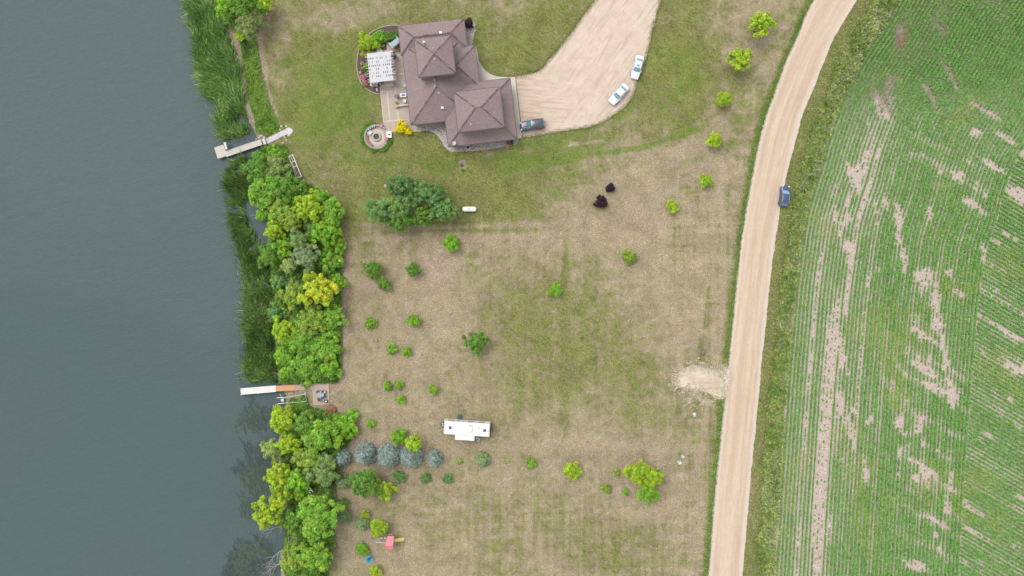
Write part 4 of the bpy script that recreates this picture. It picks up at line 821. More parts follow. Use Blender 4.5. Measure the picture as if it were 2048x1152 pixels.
 (SP_, 682, 918, 16, 3.2, 'spruce', 'spruce', 'small pale blue spruce tucked against the bank trees', 'spruce', 'row of blue spruces'), (SP_, 726, 912, 21, 4.6, 'spruce', 'spruce', 'second blue spruce from the bank', 'spruce', 'row of blue spruces'),
 (SP_, 773, 917, 22, 4.8, 'spruce', 'spruce', 'third blue spruce from the bank, middle of the row', 'spruce', 'row of blue spruces'), (SP_, 819, 917, 22, 4.6, 'spruce', 'spruce', 'fourth blue spruce, partly under a lime tree', 'spruce', 'row of blue spruces'),
 (SP_, 868, 920, 15, 3.2, 'spruce', 'spruce', 'blue spruce at the open lawn end of the row', 'spruce', 'row of blue spruces'), (SP_, 965, 922, 13.5, 2.8, 'spruce', 'sage', 'pale green spruce standing apart below the camper trailer', 'spruce', 'row of blue spruces'),
 (SH, 1062, 928, 10.5, 1.4, 'shrub', 'leafgreen', 'neat round green bush between pale spruce and lime tree', 'bush', G2), (DT, 1145, 941, 17, 2.6, 'open', 'lime', 'lime tree alone on the lower lawn', 'tree', G2),
 (DT, 1274, 946, 24, 4, 'feather', 'lime', 'lime tree of the trio, on the camper side', 'tree', 'trio of lime trees'), (DT, 1304, 953, 24, 4, 'feather', 'lime', 'lime tree of the trio, on the road side', 'tree', 'trio of lime trees'),
 (DT, 1297, 986, 23, 3.8, 'feather', 'bright', 'lowest and greenest lime tree of the trio', 'tree', 'trio of lime trees'), (SH, 1232, 945, 7, 0.8, 'open', 'olive', 'tiny faded bush above the other two beside the lime trio', 'bush', G2),
 (SH, 1213, 978, 8.5, 0.9, 'open', 'olive', 'tiny olive bush farthest from the lime trio', 'bush', G2), (SH, 1252, 984, 7, 0.8, 'shrub', 'leafgreen', 'tiny green bush closest below the lime trio', 'bush', G2),
 (DT, 733, 966, 32, 5.5, '', 'green', 'large round green tree directly below the blue spruces', 'tree', G2), (DT, 772, 980, 18, 3.4, 'open', 'lime', 'yellow-green tree touching the large round green tree', 'tree', G2),
 (SH, 798, 954, 12, 1.6, 'shrub', 'forest', 'dark round bush below the fourth spruce, nearest the large tree', 'bush', G2), (SH, 851, 957, 10, 1.2, 'shrub', 'dark', 'middle one of three dark bushes below the spruces', 'bush', G2),
 (SH, 895, 958, 10, 1.2, 'shrub', 'dark', 'dark bush below the camper, last of three', 'bush', G2), (SP_, 684, 966, 14, 2.4, 'spruce', 'sage', 'small grey-green spruce beside the grey-lidded box', 'spruce', 'small spruces near the bank'),
 (SP_, 686, 1036, 13, 2.4, 'spruce', 'sage', 'small spruce half under the largest bank tree', 'spruce', 'small spruces near the bank'), (SP_, 722, 1050, 13, 2.4, 'spruce', 'sage', 'small dark spruce beside the lime tree near the play set', 'spruce', 'small spruces near the bank'),
 (SH, 688, 1006, 9, 1.4, 'shrub', 'green', 'small green bush between the two small spruces by the bank', 'bush', G2), (SH, 730, 1028, 8, 1.6, 'open', 'lime', 'small lime bush above the small dark spruce', 'bush', G2),
 (DT, 757, 1055, 17, 3, 'open', 'lime', 'lime tree just above the play set swing', 'tree', G2), (SH, 724, 1099, 12, 1.6, 'shrub', 'bright', 'bright green bush beside the turquoise chair', 'bush', G2),
 (SH, 750, 1141, 11, 2, 'open', 'lime', 'lime bush below the turquoise chair at the bottom edge', 'bush', G2), (SH, 706, 950, 6, 1, 'shrub', 'sage', 'tiny sage bush between the small spruce and the large round tree', 'bush', G2),
 (SH, 917, 922, 6, 0.6, 'open', 'pale', 'tiny pale tuft between the last blue spruce and pale spruce', 'bush', G2), (SH, 1014, 923, 4.5, 0.5, 'shrub', 'pale', 'tiny pale tuft beside the neat round bush', 'bush', G2),
 # around the house
 (SH, 735, 87, 20, 2.6, 'feather', 'lime', 'large lime shrub in the mulch bed beside the pergola', 'shrub', G3), (SH, 757, 73, 13, 2, 'shrub', 'bright', 'rounded green shrub between the lime shrub and the hedge', 'shrub', G3),
 (SH, 803, 254, 12, 1.6, 'shrub', 'yellow', 'vivid yellow shrub at the patio corner', 'shrub', G3), (SH, 816, 262, 8, 1.2, 'shrub', 'yellow', 'small yellow clump beside the vivid yellow shrub', 'shrub', G3),
 (SH, 936, 46, 10, 2, 'shrub', 'purple', 'dark purple shrub at the house corner', 'shrub', G3), (SH, 733, 133, 7, 0.9, 'shrub', 'bright', 'green clump in the mulch bed against the pergola', 'shrub', G3),
 (SH, 661, 819, 9.5, 0.8, 'open', 'rust', 'rust brown dead bush at the deck corner', 'shrub', G1),
]
for v in VEG: plant(v[0], v[1], v[2], v[3], v[4], v[5], v[6], v[7], v[8], v[9])

# ------------------------------------------------------------------ the house
HR = R(6.5); HO = U(796.4, 52.6, 3.0)
house = thing('house', 'large house with mauve-brown hipped shingle roofs on several levels', 'house', (HO[0], HO[1], 0), HR)
def HL(px, py, z=0.0):
    """photo pixel at height z -> house-local coordinates (x along the house, y towards the top)"""
    x, y = U(px, py, z); dx, dy = x - HO[0], y - HO[1]; c, s = math.cos(HR), math.sin(HR); return (dx * c + dy * s, -dx * s + dy * c)
def HW(x, y):
    c, s = math.cos(HR), math.sin(HR); return (HO[0] + x * c - y * s, HO[1] + x * s + y * c)
CAPS = vcol('ridge_cap', 0.9, 0, 0.15, 6, kk=K0)
def hip_roof(x0, x1, y0, y1, z0, pitch=0.42, th=0.2):
    w, d = x1 - x0, y1 - y0; rise = min(w, d) / 2 * pitch; z1 = z0 + rise; mb = MB()
    if w >= d: r0, r1 = (x0 + d / 2, (y0 + y1) / 2, z1), (x1 - d / 2, (y0 + y1) / 2, z1)
    else: r0, r1 = ((x0 + x1) / 2, y0 + w / 2, z1), ((x0 + x1) / 2, y1 - w / 2, z1)
    A, B, C, D = (x0, y0, z0), (x1, y0, z0), (x1, y1, z0), (x0, y1, z0); lo = [(p[0], p[1], z0 - th) for p in (A, B, C, D)]
    V = [A, B, C, D, r0, r1] + lo
    if w >= d: f = [(0, 1, 5, 4), (1, 2, 5), (2, 3, 4, 5), (3, 0, 4)]
    else: f = [(0, 1, 4), (1, 2, 5, 4), (2, 3, 5), (3, 0, 4, 5)]
    f += [(6, 7, 1, 0), (7, 8, 2, 1), (8, 9, 3, 2), (9, 6, 0, 3), (9, 8, 7, 6)]
    mb.add(V, f); o = mb.build('roof', ROOF, house)
    cm = MB()
    near = (lambda p: r0 if (Vector(p) - Vector(r0)).length <= (Vector(p) - Vector(r1)).length else r1)
    lines = [(p, near(p)) for p in (A, B, C, D)]
    if (Vector(r0) - Vector(r1)).length > 0.3: lines.append((r0, r1))
    run = 0; dk = False
    for p, q in lines:
        p, q = Vector(p), Vector(q); L_ = (q - p).length; n = int(L_ / 0.3)
        for i in range(n):
            if run <= 0: run = rnd.randint(1, 3); dk = rnd.random() < 0.5
            run -= 1; a = p.lerp(q, i / n); b2 = p.lerp(q, (i + 1.12) / n); up = Vector((0, 0, 0.03)); c = (0.118, 0.086, 0.084) if dk else (0.185, 0.145, 0.14)
            cm.bar(a + up, b2 + up + Vector((0, 0, 0.012)), 0.24, 0.05, tuple(k_ * rnd.uniform(0.85, 1.15) for k_ in c))
    cm.build('ridge_cap', CAPS, o); tag(o.children[0], kind='stuff')
    fm = MB()                                                   # gutter along the eaves
    e = 0.07
    for p, q in ((A, B), (B, C), (C, D), (D, A)):
        dx, dy = q[0] - p[0], q[1] - p[1]; L_ = math.hypot(dx, dy); nx_, ny_ = dy / L_ * e, -dx / L_ * e
        fm.bar((p[0] + nx_, p[1] + ny_, z0 - 0.1), (q[0] + nx_, q[1] + ny_, z0 - 0.1), 0.12, 0.13)
    fm.build('gutter', MATS['gutter'], o); return o
plain('gutter', (0.085, 0.062, 0.06), 0.6)  # eave shadow put into the gutter colour to outline the roof tiers
BLK = [(0, 12.9, -5.75, 0), (0.3, 12.4, -19.45, -3.5), (5.6, 14.5, -13.5, -5.4), (7.1, 20.56, -24.5, -12.6)]
for b_ in BLK: hip_roof(*b_, 3.0)
t1 = [HL(828.4, 79.9, 7.2), HL(902.7, 70.8, 7.2), HL(910.5, 146.3, 7.2), HL(837.6, 154, 7.2)]
t2 = [HL(908.6, 184, 6.3), HL(999, 175, 6.3), HL(1008.6, 254.4, 6.3), HL(915.7, 263.5, 6.3)]
TW = []
for tq, z in ((t1, 7.2), (t2, 6.3)):
    b_ = ((tq[0][0] + tq[3][0]) / 2, (tq[1][0] + tq[2][0]) / 2, (tq[2][1] + tq[3][1]) / 2, (tq[0][1] + tq[1][1]) / 2); TW.append((b_, z)); hip_roof(*b_, z, 0.42)
# walls under the eaves
def wallbox(b, z0, z1, ins): MB().box((b[0] + b[1]) / 2, (b[2] + b[3]) / 2, (z0 + z1) / 2, b[1] - b[0] - 2 * ins, b[3] - b[2] - 2 * ins, z1 - z0).build('wall', SIDING, house)
for i, b_ in enumerate(BLK): wallbox(b_, -0.1, 2.82 - 0.003 * i, 0.5 + 0.004 * i)
for b_, z in TW: wallbox(b_, 3.0, z - 0.18, 0.3)
def opening_fill(x, y, z, w, h, face, kind='window'):
    """window or door set on a wall; face = outward direction in house axes"""
    rz = {'s': 0, 'e': PI / 2, 'n': PI, 'w': -PI / 2}[face]; nx_, ny_ = {'s': (0, -1), 'e': (1, 0), 'n': (0, 1), 'w': (-1, 0)}[face]
    m = MB().box(0, 0, 0, w, 0.06, h); o = m.build(kind, TRIM if kind == 'window' else MATS['door_paint'], house, False, 0.0, (x + nx_ * 0.03, y + ny_ * 0.03, z), rz)
    if kind == 'window':
        for sx in (-1, 1): MB().box(sx * w / 4, -0.036, 0, w / 2 - 0.1, 0.02, h - 0.14).build('pane', WINGLASS, o)
    elif kind == 'garage_door':
        for q in range(4): MB().box(0, -0.04, -h / 2 + h / 8 + q * h / 4, w - 0.06, 0.03, h / 4 - 0.04).build('panel', MATS['door_paint'], o)
    else: MB().box(w / 2 - 0.12, -0.06, -0.05, 0.05, 0.08, 0.14).build('handle', DARK, o)
plain('door_paint', (0.5, 0.46, 0.42), 0.5)
for yy_ in (-15.4, -18.6, -21.8): opening_fill(20.06 - 0.012, yy_, 1.15, 2.6, 2.2, 'e', 'garage_door')
for x_, y_, f_ in ((3, -0.5, 'n'), (7, -0.5, 'n'), (10.5, -0.5, 'n')): opening_fill(x_, y_, 1.6, 1.4, 1.3, f_)
for y_ in (-8, -11, -17): opening_fill(0.8, y_, 1.5, 1.6, 1.5, 'w')
opening_fill(0.8, -14, 1.1, 1.9, 2.1, 'w', 'door'); opening_fill(4, -18.95, 1.6, 1.6, 1.2, 's'); opening_fill(14.0, -9.5, 1.1, 1.0, 2.1, 'e', 'door'); opening_fill(14.0, -7.5, 1.6, 1.2, 1.2, 'e')
for x_ in (9.5, 13, 17): opening_fill(x_, -24.0, 1.7, 1.2, 1.0, 's')
for (b_, z) in TW:
    cx = (b_[0] + b_[1]) / 2; opening_fill(cx, b_[2] + 0.3, z - 0.7, 1.4, 0.7, 's'); opening_fill(b_[1] - 0.3, (b_[2] + b_[3]) / 2, z - 0.7, 1.4, 0.7, 'e')
# roof fittings
def roof_z(x, y):
    z = 0
    for (x0, x1, y0, y1), e in [(b, 3.0) for b in BLK] + TW:
        if x0 <= x <= x1 and y0 <= y <= y1: z = max(z, e + 0.42 * min(x - x0, x1 - x, y - y0, y1 - y))
    return z
def vent(px, py, kind):
    z = 4.5
    for _ in range(3): x, y = HL(px, py, z); z = roof_z(x, y) or 3.2
    mb = MB()
    if kind == 'box': mb.box(0, 0, 0.12, 0.5, 0.42, 0.3); nm = 'roof_vent'; m_ = GALV
    elif kind == 'flue': mb.tube((0, 0, -0.2), (0, 0, 0.9), 0.13, 0.13, 12); mb.lathe([(0.24, 0.9), (0.24, 1.0), (0.05, 1.12)], 12); nm = 'flue_pipe'; m_ = CHROME
    else: mb.tube((0, 0, -0.2), (0, 0, 0.4), 0.08, 0.08, 10); mb.lathe([(0.2, -0.05), (0.14, 0.06), (0.08, 0.1)], 10); nm = 'vent_pipe'; m_ = OFFWHITE
    mb.build(nm, m_, house, False, 0, (x, y, z))
for a in ((848, 82, 'flue'), (849.5, 88, 'flue'), (881.5, 65.8, 'box'), (866.7, 97, 'pipe'), (869.6, 118.4, 'pipe'), (869, 160, 'pipe'), (870.4, 173, 'pipe'), (878, 186, 'pipe'), (885, 216, 'box'), (942.2, 248.4, 'pipe')): vent(*a)
x, y = HL(908.5, 287, 3.4); zz = roof_z(x, y); dsh = MB().tube((0, 0, -0.1), (0, 0, 0.45), 0.03); dsh.lathe([(0.02, 0.45), (0.25, 0.52), (0.38, 0.66), (0.36, 0.67), (0.2, 0.56), (0.02, 0.5)], 16); dsh.build('satellite_dish', OFFWHITE, house, False, 0, (x, y, zz))

# ------------------------------------------------------------------ paving, beds and stones round the house
def flat(name, pts, z0, z1, mat, kind='structure', bev=0): o = MB().prism(UP(pts), z0, z1).build(name, mat, None, False, bev); return tag(o, kind=kind)
WALK = [(945, 92), (950, 96), (955, 108), (957, 119), (963, 131), (972, 143), (982, 149), (993, 153), (1012, 154.5), (1022, 155), (1022, 165), (962, 175), (940, 150)]
flat('walkway', [tuple(p) for p in WALK], -0.05, 0.05, CONC)
ap = flat('garage_apron', [(1005, 156), (1030.5, 154), (1043.5, 275.5), (1030, 279), (1010, 280)], -0.05, 0.058, CONC)
PAT = [(773, 82), (800, 78), (826, 245), (843, 249), (843, 263), (769.5, 263.5), (766.5, 244), (759.5, 175), (740, 172), (735, 104), (774, 100)]
patio = flat('patio', PAT, -0.05, 0.055, SLABB)
def z2(a, b): return (700 + a / 7.2, 150 + b / 7.2)
def slab(pts): o = MB().prism(UP(pts), 0.04, 0.068).build('slab', SLAB, patio)
for q in ([(443, 252), (527, 247), (566, 652), (488, 664)], [(547, 245), (640, 238), (684, 643), (582, 650)], [(437, 185), (638, 160), (643, 228), (442, 242)], [(490, 678), (612, 668), (622, 802), (502, 806)], [(618, 667), (740, 655), (760, 800), (628, 802)],
          [(662, 222), (745, 214), (752, 330), (672, 335)], [(751, 214), (840, 206), (850, 322), (758, 329)], [(674, 341), (752, 336), (772, 480), (690, 486)], [(758, 335), (852, 328), (866, 472), (778, 479)], [(692, 492), (870, 478), (880, 630), (712, 642)],
          [(748, 655), (880, 638), (905, 690), (1022, 712), (1022, 800), (766, 800)]): slab([z2(*p) for p in q])
for q in ([(793.5, 150), (815, 147), (817, 162), (794, 165)], [(793.5, 112), (812, 109), (814.5, 145), (793.5, 148)], [(775, 84), (800, 80), (808, 106), (793, 109), (778, 101)], [(738, 106), (790, 104), (791, 128), (741, 132)], [(741, 134), (791, 130), (791, 150), (742, 154)], [(743, 156), (791, 152), (791, 166), (761, 172), (744, 170)], [(794.5, 167), (817, 164), (818, 178), (793, 181)]): slab(q)
# mulch bed and its edging
BED = [(800, 52), (788, 51), (770, 53), (755, 58), (742, 66), (730, 78), (720, 95), (715, 115), (714, 135), (717, 152), (724, 168), (735, 179), (748, 186), (759, 188), (760, 176), (740, 172), (735, 104), (774, 100), (773, 82), (798, 78)]
flat('mulch_bed', BED, -0.02, 0.045, MULCH)
ed = spline(UP(BED[:14]), 0.4); em = MB()
for a, b_ in zip(ed[:-1], ed[1:]): v = rnd.uniform(0.85, 1.15); em.bar((a[0], a[1], 0.06), (b_[0], b_[1], 0.06), 0.16, 0.14, (0.40 * v, 0.33 * v, 0.27 * v))
tag(em.build('bed_edging', STONE), 'curved pale stone edging round the mulch bed by the pergola', 'edging')
# white rock beds
ROCKN = [(929, 52), (938, 48), (948, 43), (951, 50), (950.5, 62), (946, 78), (944, 92), (950, 100), (934, 104), (926, 75)]
ROCKS_ = [(841.5, 246), (842.8, 261), (859.7, 262), (870, 267), (878, 275), (884, 284), (889, 293), (896, 300), (904, 304), (930, 303), (966, 300), (1000, 295), (1029, 289.5), (1035, 286), (1037, 279), (1000, 272), (905, 285), (898, 240), (860, 236)]
def rockbed(name, label, poly, dens):
    P = UP(poly); o = MB().prism(P, -0.02, 0.035).build(name, MATS['rock_bed']); tag(o, kind='structure')
    x, y = scatter(P, dens); n = len(x); s = NR.uniform(0.05, 0.13, n); O = np.array([(1, 0, 0), (0, 1, 0), (-1, 0, 0), (0, -1, 0), (0, 0, 0.9), (0.6, 0.6, 0.45)])
    V = np.stack([x, y, np.full(n, 0.035)], 1)[:, None, :] + O[None] * (s[:, None] * NR.uniform(0.7, 1.3, (n, 3)))[:, None, :]
    fq = np.array([(0, 5, 4), (5, 1, 4), (1, 2, 4), (2, 3, 4), (3, 0, 4), (0, 1, 5)]); F = (np.arange(n)[:, None, None] * 6 + fq[None]).reshape(-1, 3)
    tone = NR.choice([0.62, 0.5, 0.34, 0.2], n, p=[0.4, 0.32, 0.18, 0.1]); c = np.stack([tone, tone * 0.93, tone * 0.9], 1)
    st = link('landscape_stones', np_mesh('landscape_stones', V.reshape(-1, 3), F, np.repeat(c, 6, 0)), STONE); tag(st, label, 'stones', kind='stuff')
plain('rock_bed', (0.40, 0.35, 0.325), 0.9, var=0.2, scale=5)
rockbed('rock_bed', 'pale landscape stones beside the dark purple shrub', ROCKN, 45); rockbed('rock_bed', 'pale landscape stones along the lawn side of the house', ROCKS_, 45)
flat('walk_north_patch', [(944, 93), (952, 93), (957, 119), (948, 122)], -0.04, 0.046, CONC)

def stone(name, px, py, sx, sy, sz, rz, col, label=None, cat='rock', parent=None, z=None, group=None):
    bm = bmesh.new(); bmesh.ops.create_icosphere(bm, subdivisions=2, radius=1.0)
    for v in bm.verts:
        n_ = v.co.normalized(); v.co = n_ * (1 + rnd.uniform(-.13, .13)); v.co.x *= sx / 2; v.co.y *= sy / 2; v.co.z *= sz * 0.7
    me = bpy.data.meshes.new(name); bm.to_mesh(me); bm.free(); set_cols(me, [tuple(c * rnd.uniform(0.85, 1.1) for c in col)] * len(me.vertices))
    x, y = U(px, py, 0); o = link(name, me, STONE, parent, (x, y, gz(x, y) if z is None else z), rz)
    if label: tag(o, label, cat, group)
    return o
for a in ((767, 92, 0.9, 0.6, 0.6, 0.5, (0.42, 0.36, 0.33), 'tan boulder in the mulch bed below the rounded green shrub'), (754.5, 179.5, 0.55, 0.85, 0.5, 0.2, (0.60, 0.55, 0.46), 'cream boulder at the lower tip of the mulch bed'),
          (806.6, 113, 0.45, 0.75, 0.5, 0.2, (0.70, 0.67, 0.64), 'white boulder by the house wall, the upper of two'), (808.8, 123, 0.36, 0.75, 0.5, 0.1, (0.70, 0.67, 0.64), 'white boulder by the house wall, the lower of two'),
          (607, 364, 1.1, 0.9, 0.6, 0.3, (0.55, 0.36, 0.36), 'pink boulder on the lawn edge below the white ladder frame'), (771.5, 372.5, 0.75, 0.75, 0.4, 0.3, (0.55, 0.33, 0.40), 'pink boulder beside the big tree group'),
          (663, 803, 0.6, 0.4, 0.3, 0.3, (0.5, 0.45, 0.42), 'pale rock at the deck corner above the rust bush'), (617, 1010, 0.5, 0.8, 0.3, 0.3, (0.5, 0.47, 0.45), 'pale rock on the lower bank near the white bracket')):
    stone('boulder', *a[:7], a[7])

# ------------------------------------------------------------------ pergola
pxc, pyc = 761, 134.5; zt = 2.75; x, y = U(pxc, pyc, zt)
pg = thing('pergola', 'white pergola with close slatted roof over the patio', 'pergola', (x, y, 0), R(6.0))
PW, PD = 4.65, 5.75
for sx in (-1, 1):
    for sy in (-1, 1): MB().box(sx * (PW / 2 - 0.1), sy * (PD / 2 - 0.35), 1.25, 0.2, 0.2, 2.5).build('post', OFFWHITE, pg)
for sy in (-1, 1):
    for q in (-0.12, 0.12): MB().box(0, sy * (PD / 2 - 0.35) + q, 2.58, PW + 0.8, 0.06, 0.26).build('beam', OFFWHITE, pg)
nr = 11
for i in range(nr): MB().box(0, -PD / 2 + 0.2 + i * (PD - 0.4) / (nr - 1), 2.80, PW + 0.9, 0.07, 0.17).build('rafter', OFFWHITE, pg)
# close-laid top boards with short offset gaps
nrow = 8; ry = PD / nrow
for r_ in range(nrow):
    y0 = -PD / 2 + r_ * ry; cuts = [-PW / 2]
    xs_ = -PW / 2 + 0.35
    while xs_ < PW / 2 - 0.3: cuts.append(xs_); xs_ += rnd.choice((0.36, 0.4, 0.62, 0.82, 0.45))
    cuts.append(PW / 2)
    for a, b_ in zip(cuts[:-1], cuts[1:]):
        v = rnd.uniform(0.94, 1.03); open_ = 0 < r_ < nrow - 1
        gap = 0.10 if open_ and rnd.random() < 0.8 else 0.004
        # board keeps its full length; the gap is left at its end over the middle third of the row
        MB().box((a + b_ - gap * 2) / 2, y0 + ry / 2, 2.905, (b_ - a) - gap * 2 + 0.001, ry * 0.5, 0.03, 0, (v,) * 3).build('slat', OFFWHITE, pg)
    MB().box(0, y0 + ry * 0.125, 2.906, PW, ry * 0.25 - 0.006, 0.03).build('slat', OFFWHITE, pg); MB().box(0, y0 + ry * 0.875, 2.906, PW, ry * 0.25 - 0.006, 0.03).build('slat', OFFWHITE, pg)
# table, chairs and small things under and beside it
def chair(name, label, px, py, rz, col, w=0.6, cat='chair', z=0.07, cushion=None, group=None):
    x, y = U(px, py, 0.5); t = thing(name, label, cat, (x, y, z), rz, group); m_ = MATS.get('ch_%s' % (col,)) or plain('ch_%s' % (col,), col, 0.5)
    h_ = w / 2
    for sx in (-1, 1):
        for sy in (-1, 1): MB().box(sx * (h_ - 0.04), sy * (h_ - 0.04), 0.21, 0.05, 0.05, 0.42).build('leg', m_, t)
        MB().box(sx * (h_ - 0.03), 0, 0.62, 0.07, w, 0.04).build('armrest', m_, t)
    MB().box(0, 0, 0.43, w - 0.1, w, 0.05).build('seat', m_, t)
    MB().add([(-h_, -h_, 0.42), (h_, -h_, 0.42), (h_, -h_ - 0.2, 0.95), (-h_, -h_ - 0.2, 0.95), (-h_, -h_ + 0.05, 0.42), (h_, -h_ + 0.05, 0.42), (h_, -h_ - 0.15, 0.97), (-h_, -h_ - 0.15, 0.97)], [(0, 1, 2, 3), (7, 6, 5, 4), (0, 4, 5, 1), (1, 5, 6, 2), (2, 6, 7, 3), (3, 7, 4, 0)]).build('backrest', m_, t)
    if cushion: MB().box(0, 0.02, 0.50, w - 0.14, w - 0.08, 0.08).build('cushion', cushion, t, False, 0.02)
    return t
def round_table(name, label, px, py, r_, mat, z=0.07, h=0.72, cat='table'):
    x, y = U(px, py, h); t = thing(name, label, cat, (x, y, z)); MB().lathe([(r_ - 0.02, h - 0.04), (r_, h - 0.02), (r_, h), (r_ - 0.03, h + 0.01)], 24).build('table_top', mat, t)
    MB().tube((0, 0, 0.03), (0, 0, h - 0.04), 0.05).build('pedestal', mat, t); MB().lathe([(r_ * 0.5, 0), (r_ * 0.5, 0.03), (0.06, 0.08)], 16).build('base', mat, t); return t
RED = plain('red_cushion', (0.62, 0.12, 0.13), 0.7); PINKC = plain('pink_cushion', (0.72, 0.20, 0.22), 0.7); BLUE = plain('blue_cloth', (0.03, 0.14, 0.45), 0.6); GREYC = plain('grey_cloth', (0.34, 0.35, 0.36), 0.8)
PURPLE = plain('purple_bloom', (0.10, 0.03, 0.22), 0.7); TEAL = plain('teal_cloth', (0.33, 0.45, 0.50), 0.7, var=0.06)
round_table('patio_table', 'round white table poking out from under the pergola top edge', 759, 103, 0.6, WHITE)
# tub swing with canopy at the hedge
x, y = U(790, 86, 1.6); t = thing('canopy_swing', 'grey patio swing with pale blue canopy beside the hedge', 'swing', (x, y, 0.06), R(38))
MB().add([(-0.85, -0.45, 1.75), (0.85, -0.45, 1.75), (0.85, 0.45, 1.82), (-0.85, 0.45, 1.82), (-0.85, -0.45, 1.78), (0.85, -0.45, 1.78), (0.85, 0.45, 1.85), (-0.85, 0.45, 1.85)], [(3, 2, 1, 0), (4, 5, 6, 7), (0, 1, 5, 4), (1, 2, 6, 5), (2, 3, 7, 6), (3, 0, 4, 7)]).build('canopy', TEAL, t)
for sx in (-1, 1):
    MB().bar((sx * 0.98, -0.7, 0.02), (sx * 0.98, 0.0, 1.86), 0.1, 0.1).build('frame_leg', OFFWHITE, t); MB().bar((sx * 0.98, 0.7, 0.02), (sx * 0.98, 0.0, 1.86), 0.1, 0.1).build('frame_leg', OFFWHITE, t)
    MB().box(sx * 0.98, 0, 1.9, 0.18, 1.3, 0.05).build('side_rail', OFFWHITE, t)
MB().box(0, -0.05, 0.5, 1.6, 0.6, 0.1).build('seat', GREYC, t); MB().box(0, -0.42, 0.85, 1.6, 0.1, 0.55).build('backrest', GREYC, t)
# grill under a black cover
x, y = U(789.5, 112, 1.0); t = thing('barbecue_grill', 'black kettle grill on the patio beside the pergola', 'grill', (x, y, 0.07), 0.2)
MB().lathe([(0.1, 0.55), (0.36, 0.68), (0.40, 0.85), (0.40, 0.90), (0.34, 1.08), (0.18, 1.18), (0.05, 1.2)], 18).build('kettle', DARK, t, True); MB().box(0, 0, 1.24, 0.2, 0.04, 0.05).build('handle', BLACK, t)
for i in range(3): a = i * 2.1; MB().tube((0.15 * math.cos(a), 0.15 * math.sin(a), 0.6), (0.42 * math.cos(a), 0.42 * math.sin(a), 0.0), 0.02).build('leg', DARK, t)
MB().box(-0.1, -0.5, 0.8, 0.5, 0.3, 0.03).build('side_shelf', DARK, t)
x, y = U(782, 103.5, 1); t = thing('cooler', 'blue cooler box at the pergola corner', 'cooler', (x, y, 0.07), R(6)); MB().box(0, 0, 0.22, 0.4, 0.6, 0.4).build('body', BLUE, t, False, 0.03); MB().box(0, 0, 0.45, 0.43, 0.63, 0.07).build('lid', WHITE, t, False, 0.02)
chair('patio_chair', 'pale grey patio chair against the house wall', 810, 171, R(120), (0.52, 0.52, 0.54), 0.62, cushion=OFFWHITE); chair('patio_chair', 'dark slate patio chair turned askew on the slabs', 792.7, 192, R(55), (0.10, 0.11, 0.13), 0.7)
chair('patio_chair', 'white patio chair with dark base below the blue basin', 809.5, 202, 0.05, (0.72, 0.72, 0.72), 0.55); chair('patio_chair', 'white chair at the pergola side facing the house', 787, 126, R(-80), (0.75, 0.75, 0.75), 0.5)
chair('patio_chair', 'white chair half under the pergola lower corner', 787.5, 147, R(90), (0.75, 0.75, 0.75), 0.55); chair('patio_chair', 'grey chair at the pergola corner over the mulch', 746, 167.5, R(20), (0.40, 0.38, 0.36), 0.6)
x, y = U(806.8, 190.5, 0.5); t = thing('water_basin', 'white tub holding blue water on the patio', 'tub', (x, y, 0.07), R(3)); MB().box(0, 0, 0.25, 1.25, 0.75, 0.5).build('shell', WHITE, t, False, 0.06)
MB().lathe([(0.30, 0.503), (0.30, 0.51)], 20).build('water', BLUE, t).scale = (1.5, 0.75, 1)
x, y = U(804, 211, 0.4); t = thing('garden_wall', 'low grey wall with end pier jutting onto the patio', 'wall', (x, y, 0.06), R(7))
MB().box(0.2, 0, 0.25, 2.0, 0.28, 0.5).build('wall_run', CONC, t, False, 0.03); MB().box(-1.05, -0.08, 0.32, 0.55, 0.5, 0.64).build('pier', SLAB, t, False, 0.03); MB().box(0.2, 0, 0.53, 2.1, 0.36, 0.06).build('coping', SLABB, t)
x, y = U(792.5, 205.5, 0.5); t = thing('flower_pot', 'pot with ochre flowers on the garden wall pier', 'pot', (x, y, 0.07)); MB().lathe([(0.14, 0), (0.2, 0.35), (0.17, 0.35)], 12).build('pot', plain('terracotta', (0.42, 0.28, 0.12), 0.8), t)
V, F, C = crown_broad(0.28, 0.5, (0.45, 0.34, 0.05), 7, 0.14, low=0.2); link('flowers', np_mesh('flowers', V, F, C), LEAF, t, (0, 0, 0.25))
for i, (a, b_, lb) in enumerate(((757.5, 171, 'pot of deep purple flowers at the mulch tip below the pergola'), (788.5, 170, 'pot of white and purple flowers at the pergola foot'))):
    x, y = U(a, b_, 0.5); t = thing('flower_pot', lb, 'pot', (x, y, 0.07)); MB().lathe([(0.16, 0), (0.24, 0.4), (0.2, 0.4)], 12).build('pot', DARK, t)
    V, F, C = crown_broad(0.36, 0.55, (0.12, 0.04, 0.24) if i == 0 else (0.5, 0.42, 0.55), 8, 0.15, low=0.2); link('flowers', np_mesh('flowers', V, F, C), LEAF, t, (0, 0, 0.3))
